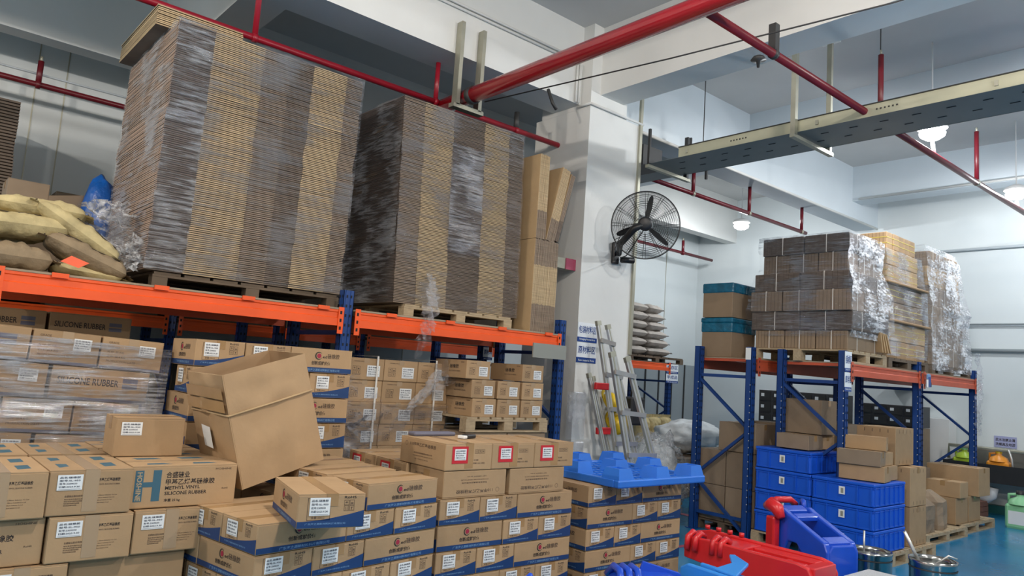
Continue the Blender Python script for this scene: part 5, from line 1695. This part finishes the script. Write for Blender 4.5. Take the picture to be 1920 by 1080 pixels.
def helmet(x, y, z, lab, rz):
    t = thing('hard_hat', lab, 'hard hat', (x, y, z), rz, 'yellow hard hats', (R(60), 0, rz))
    MB().lathe([(.095, 0), (.09, .04), (.075, .075), (.045, .10), (0, .11)], (0,0,0), 'yellow', 22, sy=1.2).build('shell', t)
    MB().lathe([(.09, .008), (.115, .0), (.09, -.004)], (0, .02, 0), 'yellow', 22, sy=1.25).build('brim', t)
helmet(6.02, 5.30, 1.36, 'yellow hard hat hanging behind the ladders, upper', .2)
helmet(6.12, 5.30, 1.14, 'yellow hard hat hanging behind the ladders, lower', -.2)
t = thing('tool_bag', 'black tool bag hanging behind the front ladder', 'bag', (6.22, 5.16, 1.14))
MB().bbox((0, 0, 0), (.22, .12, .30), 'black_plastic', .02).build('bag_body', t)
MB().tube([(.05, .06, .30), (.06, .06, .42), (.16, .06, .42), (.17, .06, .30)], .01, 'black', 8).build('strap', t)
t = thing('plastic_case', 'clear plastic sheet case leaning at the foot of the column, upper', 'case', (5.42, 5.30, .98), 0, 'clear plastic cases')
MB().bbox((0, 0, 0), (.24, .05, .48), 'clear_box', .01).build('case_body', t)
t = thing('plastic_case', 'clear plastic sheet case at the foot of the column, lower', 'case', (5.38, 5.28, .50), 0, 'clear plastic cases')
MB().bbox((0, 0, 0), (.26, .05, .46), 'clear_box', .01).build('case_body', t)

# ------------------------------------------------------------------ blue plastic pallet, feet up
t = thing('plastic_pallet', 'blue plastic pallet lying feet up on the right pile of cartons', 'pallet', (3.93, 3.34, .88), R(0))
PW, PD = 1.0, .95
b = MB().bbox((0, 0, 0), (PW, .05, .05), 'pallet_blue', .008)
b.bbox((0, PD-.05, 0), (PW, PD, .05), 'pallet_blue', .008).bbox((0, .05, 0), (.05, PD-.05, .05), 'pallet_blue', .004).bbox((PW-.05, .05, 0), (PW, PD-.05, .05), 'pallet_blue', .004)
for k in range(16):
    x = .05+k*(PW-.1)/15.0
    b.box((x, .05, .01), (x+.018, PD-.05, .038), 'pallet_blue')
for k in range(10):
    y = .06+k*(PD-.14)/9
    b.box((.05, y, .012), (PW-.05, y+.018, .044), 'pallet_blue')
b.build('deck_grid', t)
for i, x in enumerate((.09, .50, .91)):
    for j, y in enumerate((.09, .475, .86)):
        b = MB()
        h = .125
        w0, w1 = .085, .062
        vs_ = []
        for (z, w_) in ((.03, w0), (h, w1)):
            for (a, c) in ((-1,-1), (1,-1), (1,1), (-1,1)):
                vs_.append((x+a*w_, y+c*w_, z))
        b.add(vs_, [(0,1,5,4), (1,2,6,5), (2,3,7,6), (3,0,4,7)], 'pallet_blue')
        q = w1-.012
        b.add([(x-w1,y-w1,h),(x+w1,y-w1,h),(x+w1,y+w1,h),(x-w1,y+w1,h),(x-q,y-q,h),(x+q,y-q,h),(x+q,y+q,h),(x-q,y+q,h),(x-q,y-q,h-.02),(x+q,y-q,h-.02),(x+q,y+q,h-.02),(x-q,y+q,h-.02)],
              [(0,1,5,4),(1,2,6,5),(2,3,7,6),(3,0,4,7),(4,5,9,8),(5,6,10,9),(6,7,11,10),(7,4,8,11),(8,9,10,11)], 'pallet_blue')
        b.build('foot', t)

# ------------------------------------------------------------------ wall fan
FC = Vector((5.98, 4.90, 3.24))
t = thing('wall_fan', 'large black industrial wall fan with a wire cage on the column', 'fan', FC)
# local axes: the fan blows away from the camera
ax = (FC-Vector((0,0,1.6))).normalized()
ax = (ax+Vector((.10, .05, -.10))).normalized()
e1 = ax.cross(UP).normalized()
e2 = e1.cross(ax).normalized()
RF = .355
def P3(r_, a, d):
    return e1*(r_*math.cos(a))+e2*(r_*math.sin(a))+ax*d
b = MB()
def bulge(r_): return .10*(1-(r_/RF)**2)
for k in range(26):
    rr = .09+(RF-.09)*k/25
    for s in (-1, 1):
        if s == 1 and k % 2: continue
        b.tube([P3(rr, 2*math.pi*i/48, s*bulge(rr)) for i in range(48)], .0018, 'black', 4, closed=True)
for k in range(12):
    for dd in (-.045, .045):
        a = 2*math.pi*k/12+dd
        for s in (-1, 1):
            b.tube([P3(.08+(RF-.08)*i/8, a, s*bulge(.08+(RF-.08)*i/8)) for i in range(9)], .0018, 'black', 4)
b.build('wire_cage', t)
MB().tube([P3(RF, 2*math.pi*i/64, 0) for i in range(64)], .0065, 'black', 8, closed=True).build('cage_rim', t)
for a in (R(80), R(200), R(-40)):
    b = MB()
    vs_, fs = [], []
    n = 12
    for i in range(n+1):
        r_ = .04+(RF-.08)*i/n
        w_ = .026+.026*math.sin(math.pi*min(1, (i/n)*.9+.1))*1.0
        if i == n: w_ = .012
        tw = R(62)-R(15)*i/n
        c0 = e1*math.cos(a)+e2*math.sin(a)
        s0 = -e1*math.sin(a)+e2*math.cos(a)
        for q in (-1, 0, 1):
            vs_.append(c0*r_+s0*(q*w_*math.cos(tw))+ax*(q*w_*math.sin(tw)+.004*(1-abs(q))))
    for i in range(n):
        for q in range(2):
            fs.append((i*3+q, i*3+q+1, i*3+q+4, i*3+q+3))
    m0 = len(vs_)
    vs2 = [Vector(v)+ax*.005 for v in vs_]
    b.add(vs_, fs, 'black', True); b.add(vs2, [f[::-1] for f in fs], 'black', True)
    b.build('blade', t)
MB().tube([ax*-.20, ax*-.19, ax*-.12, ax*-.04, ax*.03], [.045, .068, .075, .07, .05], 'black_plastic', 20).build('motor', t)
mount = Vector((6.10, 5.41, 3.0))-FC
b = MB().tube([ax*-.15, ax*-.15+Vector((-.10, .05, -.06)), Vector((-.10, .25, -.20)), mount+Vector((-.04, -.10, -.02)), mount+Vector((0, -.03, 0))], [.040, .038, .034, .028, .028], 'black', 10)
b.build('arm', t)
b = MB().bbox(tuple(mount+Vector((-.05, -.03, -.12))), tuple(mount+Vector((.05, .015, .12))), 'black', .012)
b.build('wall_mount', t)
b = MB().tube([ax*-.14+Vector((0, 0, -.05)), Vector((-.05, .2, -.32)), mount+Vector((.02, -.08, -.05))], .006, 'black', 6)
b.tube([ax*-.14+Vector((-.05, 0, 0)), Vector((-.16, .15, -.02)), Vector((-.12, .3, -.25)), mount+Vector((.06, -.05, -.06))], .004, 'black', 6)
b.build('power_cable', t)
MB().tube([mount+Vector((.05, -.06, -.07)), mount+Vector((.20, -.10, -.06))], .035, 'black', 12).build('control_box', t)

# ------------------------------------------------------------------ moulded plastic play parts in the foreground
def ext(b, prof, d0, d1, mt, bev=0):
    """side profile (u,z) pushed along local Y from d0 to d1, with slightly smaller end caps for a rounded edge"""
    n = len(prof)
    cx = sum(p[0] for p in prof)/n; cz = sum(p[1] for p in prof)/n
    def sh(k): return [(cx+(u-cx)*k, cz+(z-cz)*k) for u, z in prof]
    rings = []
    for (d, k) in ((d0, .955), (d0+.012, .985), (d0+.03, 1), (d1-.03, 1), (d1-.012, .985), (d1, .955)):
        rings.append([(u, d, z) for u, z in sh(k)])
    vs_ = [p for r_ in rings for p in r_]
    fs = []
    for j in range(5):
        for i in range(n):
            fs.append((j*n+i, j*n+(i+1) % n, (j+1)*n+(i+1) % n, (j+1)*n+i))
    b.add(vs_, fs, mt, True)
    b.add(rings[0], [tuple(range(n-1, -1, -1))], mt)
    b.add(rings[-1], [tuple(range(n))], mt)
def soft(o, w_=.012, seg=3):
    m_ = o.modifiers.new('rounded', 'BEVEL')
    m_.width = w_
    m_.segments = seg
    m_.limit_method = 'ANGLE'
    m_.angle_limit = R(25)
    for p in o.data.polygons: p.use_smooth = False
    return o
# arch shaped ladder block: local X along its front, local Y away to the back left
t = thing('play_slide_ladder', 'blue moulded plastic play slide ladder block with red rails', 'play slide part', (5.26, 2.545, 0), R(-17))
PWD = .31
prof = [(0, 0), (0, .50), (.03, .56), (.38, .70), (.44, .73), (.50, .71), (.53, .64), (.52, 0), (.41, 0), (.41, .42), (.37, .50), (.29, .50), (.20, .40), (.15, .25), (.14, 0)]
for x0 in (0, PWD-.055):
    b = MB().prism([(x0, v, z) for v, z in prof], (.055, 0, 0), 'plastic_blue')
    soft(b.build('side_arch', t), .014)
b = MB().prism([(.02, -.006, 0), (PWD-.02, -.006, 0), (PWD-.02, -.006, .50), (PWD-.05, -.006, .545), (.05, -.006, .545), (.02, -.006, .50)], (0, .05, 0), 'plastic_blue')
soft(b.build('front_panel', t), .012)
def slope(v0, v1, mt='plastic_blue', x0=.05, x1=PWD-.05, dz=0.0, th=.035):
    z = lambda v: .56+(v-.03)*.4+dz
    return MB().prism([(x0, v0, z(v0)), (x0, v1, z(v1)), (x0, v1, z(v1)-th), (x0, v0, z(v0)-th)], (x1-x0, 0, 0), mt)
soft(slope(.03, .10).build('slope_bar', t), .008)
soft(slope(.33, .38).build('slope_bar', t), .008)
soft(slope(.43, .50, dz=-.01).build('slope_bar', t), .008)
b = MB().bbox((-.075, .44, 0), (-.006, .53, .66), 'plastic_red', .012)
soft(b.build('red_rail', t), .01)
b = MB().tube([(-.04, .40, .66), (-.04, .44, .72), (-.04, .50, .745), (-.04, .56, .72)], [.03, .05, .055, .03], 'plastic_red', 14)
b.build('red_knob', t)
b = MB().tube([(.03, .60, .72), (.10, .60, .76), (.24, .60, .76), (.30, .60, .72)], .026, 'plastic_red', 12)
b.build('red_handle', t)
MB().tube([(.29, .50, .70), (.30, .52, .76), (.33, .56, .76), (.34, .58, .70)], .02, 'plastic_blue', 10).build('blue_loop', t)
b = MB().tube([(.06, .12, .40), (.10, .20, .47), (.18, .24, .50), (.25, .20, .47)], .022, 'plastic_red', 12)
b.build('red_inner_hoop', t)
b = MB().tube([(.01, .17, .02), (-.01, .19, .25), (.01, .24, .40)], .026, 'plastic_red', 10)
b.build('red_inner_rail', t)
MB().box((.19, -.0085, .29), (.215, -.0065, .315), 'black', Matrix.Rotation(R(45), 3, 'Y')).build('screw_hole', t)
# long red chute, level, pointing away to the left
t = thing('play_slide', 'long red moulded plastic slide lying in front of the blue block', 'play slide part', (4.31, 2.17, 0))
def zprof(y): return .60
b = MB().prism([(0, 0, .05), (0, 0, .53), (0, .03, .585), (0, .10, .60), (0, .72, .605), (0, .86, .60), (0, .90, .57), (0, .90, .46), (0, .70, .44), (0, .70, .05)], (.035, 0, 0), 'plastic_red')
soft(b.build('side_wall', t), .010)
b = MB().prism([(.30, 0, .05), (.30, 0, .53), (.30, .03, .585), (.30, .10, .60), (.30, .90, .61), (.30, 1.02, .58), (.30, 1.02, .50), (.30, .70, .44), (.30, .70, .05)], (.03, 0, 0), 'plastic_red')
soft(b.build('side_wall', t), .010)
b = MB()
for (x0, y0, x1, y1, z0, z1) in ((.03, .0, .30, .08, .05, .585), (.03, .08, .11, .50, .05, .585), (.20, .08, .30, .50, .05, .585), (.11, .22, .20, .26, .05, .57), (.03, .50, .30, .72, .05, .590), (.11, .08, .20, .50, .05, .53)):
    b.box((x0, y0, z0), (x1, y1, z1), 'plastic_red')
soft(b.build('chute_deck', t), .008)
for k, (x, y) in enumerate(((.02, .86), (.02, .80), (.04, .68), (.04, .62))):
    MB().tube([(x-.04, y, .52), (x-.03, y, .60), (x+.02, y, .625), (x+.07, y, .60)], .021, 'plastic_red', 10).build('ridge', t)
for k in range(4):
    MB().tube([(.315, .66+.09*k, .61), (.315, .66+.09*k, .635)], .018, 'plastic_red', 8).build('peg', t)
MB().box((.12, .28, .531), (.19, .36, .533), 'black').build('slot_hole', t)
# sky blue step
t = thing('play_step', 'sky blue moulded plastic play part at the bottom edge', 'play slide part', (3.66, 2.16, 0))
b = MB().prism([(0, 0, .05), (0, 0, .585), (0, .42, .600), (0, .47, .57), (0, .47, .05)], (.03, 0, 0), 'plastic_skyblue')
soft(b.build('side_wall', t), .01)
b = MB().prism([(.03, .10, .54), (.03, .42, .555), (.03, .46, .53), (.03, .46, .10), (.03, .10, .10)], (.15, 0, 0), 'plastic_skyblue')
soft(b.build('step_body', t), .01)
b = MB().prism([(.18, .02, .05), (.18, .02, .56), (.18, .46, .575), (.18, .46, .05)], (.03, 0, 0), 'plastic_skyblue')
soft(b.build('side_wall', t), .01)
b = MB().prism([(.03, .12, .58), (.28, .20, .60), (.36, .34, .61), (.33, .36, .61), (.20, .26, .60), (.03, .26, .59)], (0, 0, .02), 'plastic_skyblue')
soft(b.build('handle_arm', t), .007)
# dark blue arch
t = thing('play_arch', 'dark blue moulded plastic play part at the bottom edge before the right pile', 'play slide part', (3.10, 2.62, 0), R(-30))
b = MB().prism([(0, 0, .05), (0, 0, .50), (.05, 0, .57), (.38, 0, .56), (.50, 0, .47), (.50, 0, .05)], (0, .22, 0), 'plastic_blue')
soft(b.build('arch_body', t), .02)
for k in range(3):
    MB().tube([(.03+.05*k, -.015, .52), (.04+.05*k, .06, .60), (.04+.05*k, .16, .60), (.03+.05*k, .235, .54)], .019, 'plastic_blue', 10).build('ridge', t)
soft(MB().prism([(.20, .19, .56), (.46, .19, .52), (.44, .19, .56), (.22, .19, .62)], (0, .02, 0), 'plastic_blue').build('fin', t), .005)
for (x, y, z, mt, lab, nm2) in ((2.03, 2.37, .775, 'plastic_red', 'tip of a red plastic play part at the bottom edge', 'play_part_tip'), (2.14, 2.27, .80, 'plastic_blue', 'tip of a blue plastic play part at the bottom edge', 'play_part_tip')):
    b = MB().tube([(x, y, z-.5), (x, y, z-.03), (x+.012, y, z)], [.04, .03, .006], mt, 10)
    tag(b.build(nm2), lab, 'play part')
# speckled board and steel drums
t = thing('steel_drum', 'round stainless steel pot with a ladle, front right', 'steel pot', (5.83, 2.06, 0), 0, 'stainless steel pots')
def drum(t, r_, h, spoon):
    MB().lathe([(r_*.97, 0), (r_, .02), (r_, h-.03), (r_*1.03, h-.02), (r_*1.03, h), (r_*.98, h), (r_*.97, h-.03), (r_*.96, h-.12), (0, h-.13)], (0,0,0), 'stainless', 40).build('pot_body', t)
    MB().lathe([(r_*1.015, h-.055), (r_*1.03, h-.06), (r_*1.015, h-.065)], (0,0,0), 'steel_dark', 40).build('rim_band', t)
    if spoon == 1:
        MB().tube([(-.02, .05, h-.1), (-.13, .14, h+.17)], .012, 'alu', 8).build('ladle_handle', t)
        MB().tube([(.07, .0, h-.04), (.12, -.06, h+.02), (.16, -.10, h-.0)], .008, 'alu', 8).build('side_handle', t)
    else:
        MB().tube([(-.02, .03, h-.1), (-.02, .03, h+.14)], .008, 'alu', 8).build('ladle_handle', t)
drum(t, .150, .51, 1)
t = thing('steel_drum', 'stainless steel pot half hidden behind the blue block', 'steel pot', (6.13, 2.63, 0), 0, 'stainless steel pots')
drum(t, .165, .42, 2)
tag(MB().bbox((5.15, 1.75, .37), (5.54, 2.38, .40), 'speckle', .006).build('speckled_board'), 'speckled grey board at the bottom edge beside the pots', 'board')
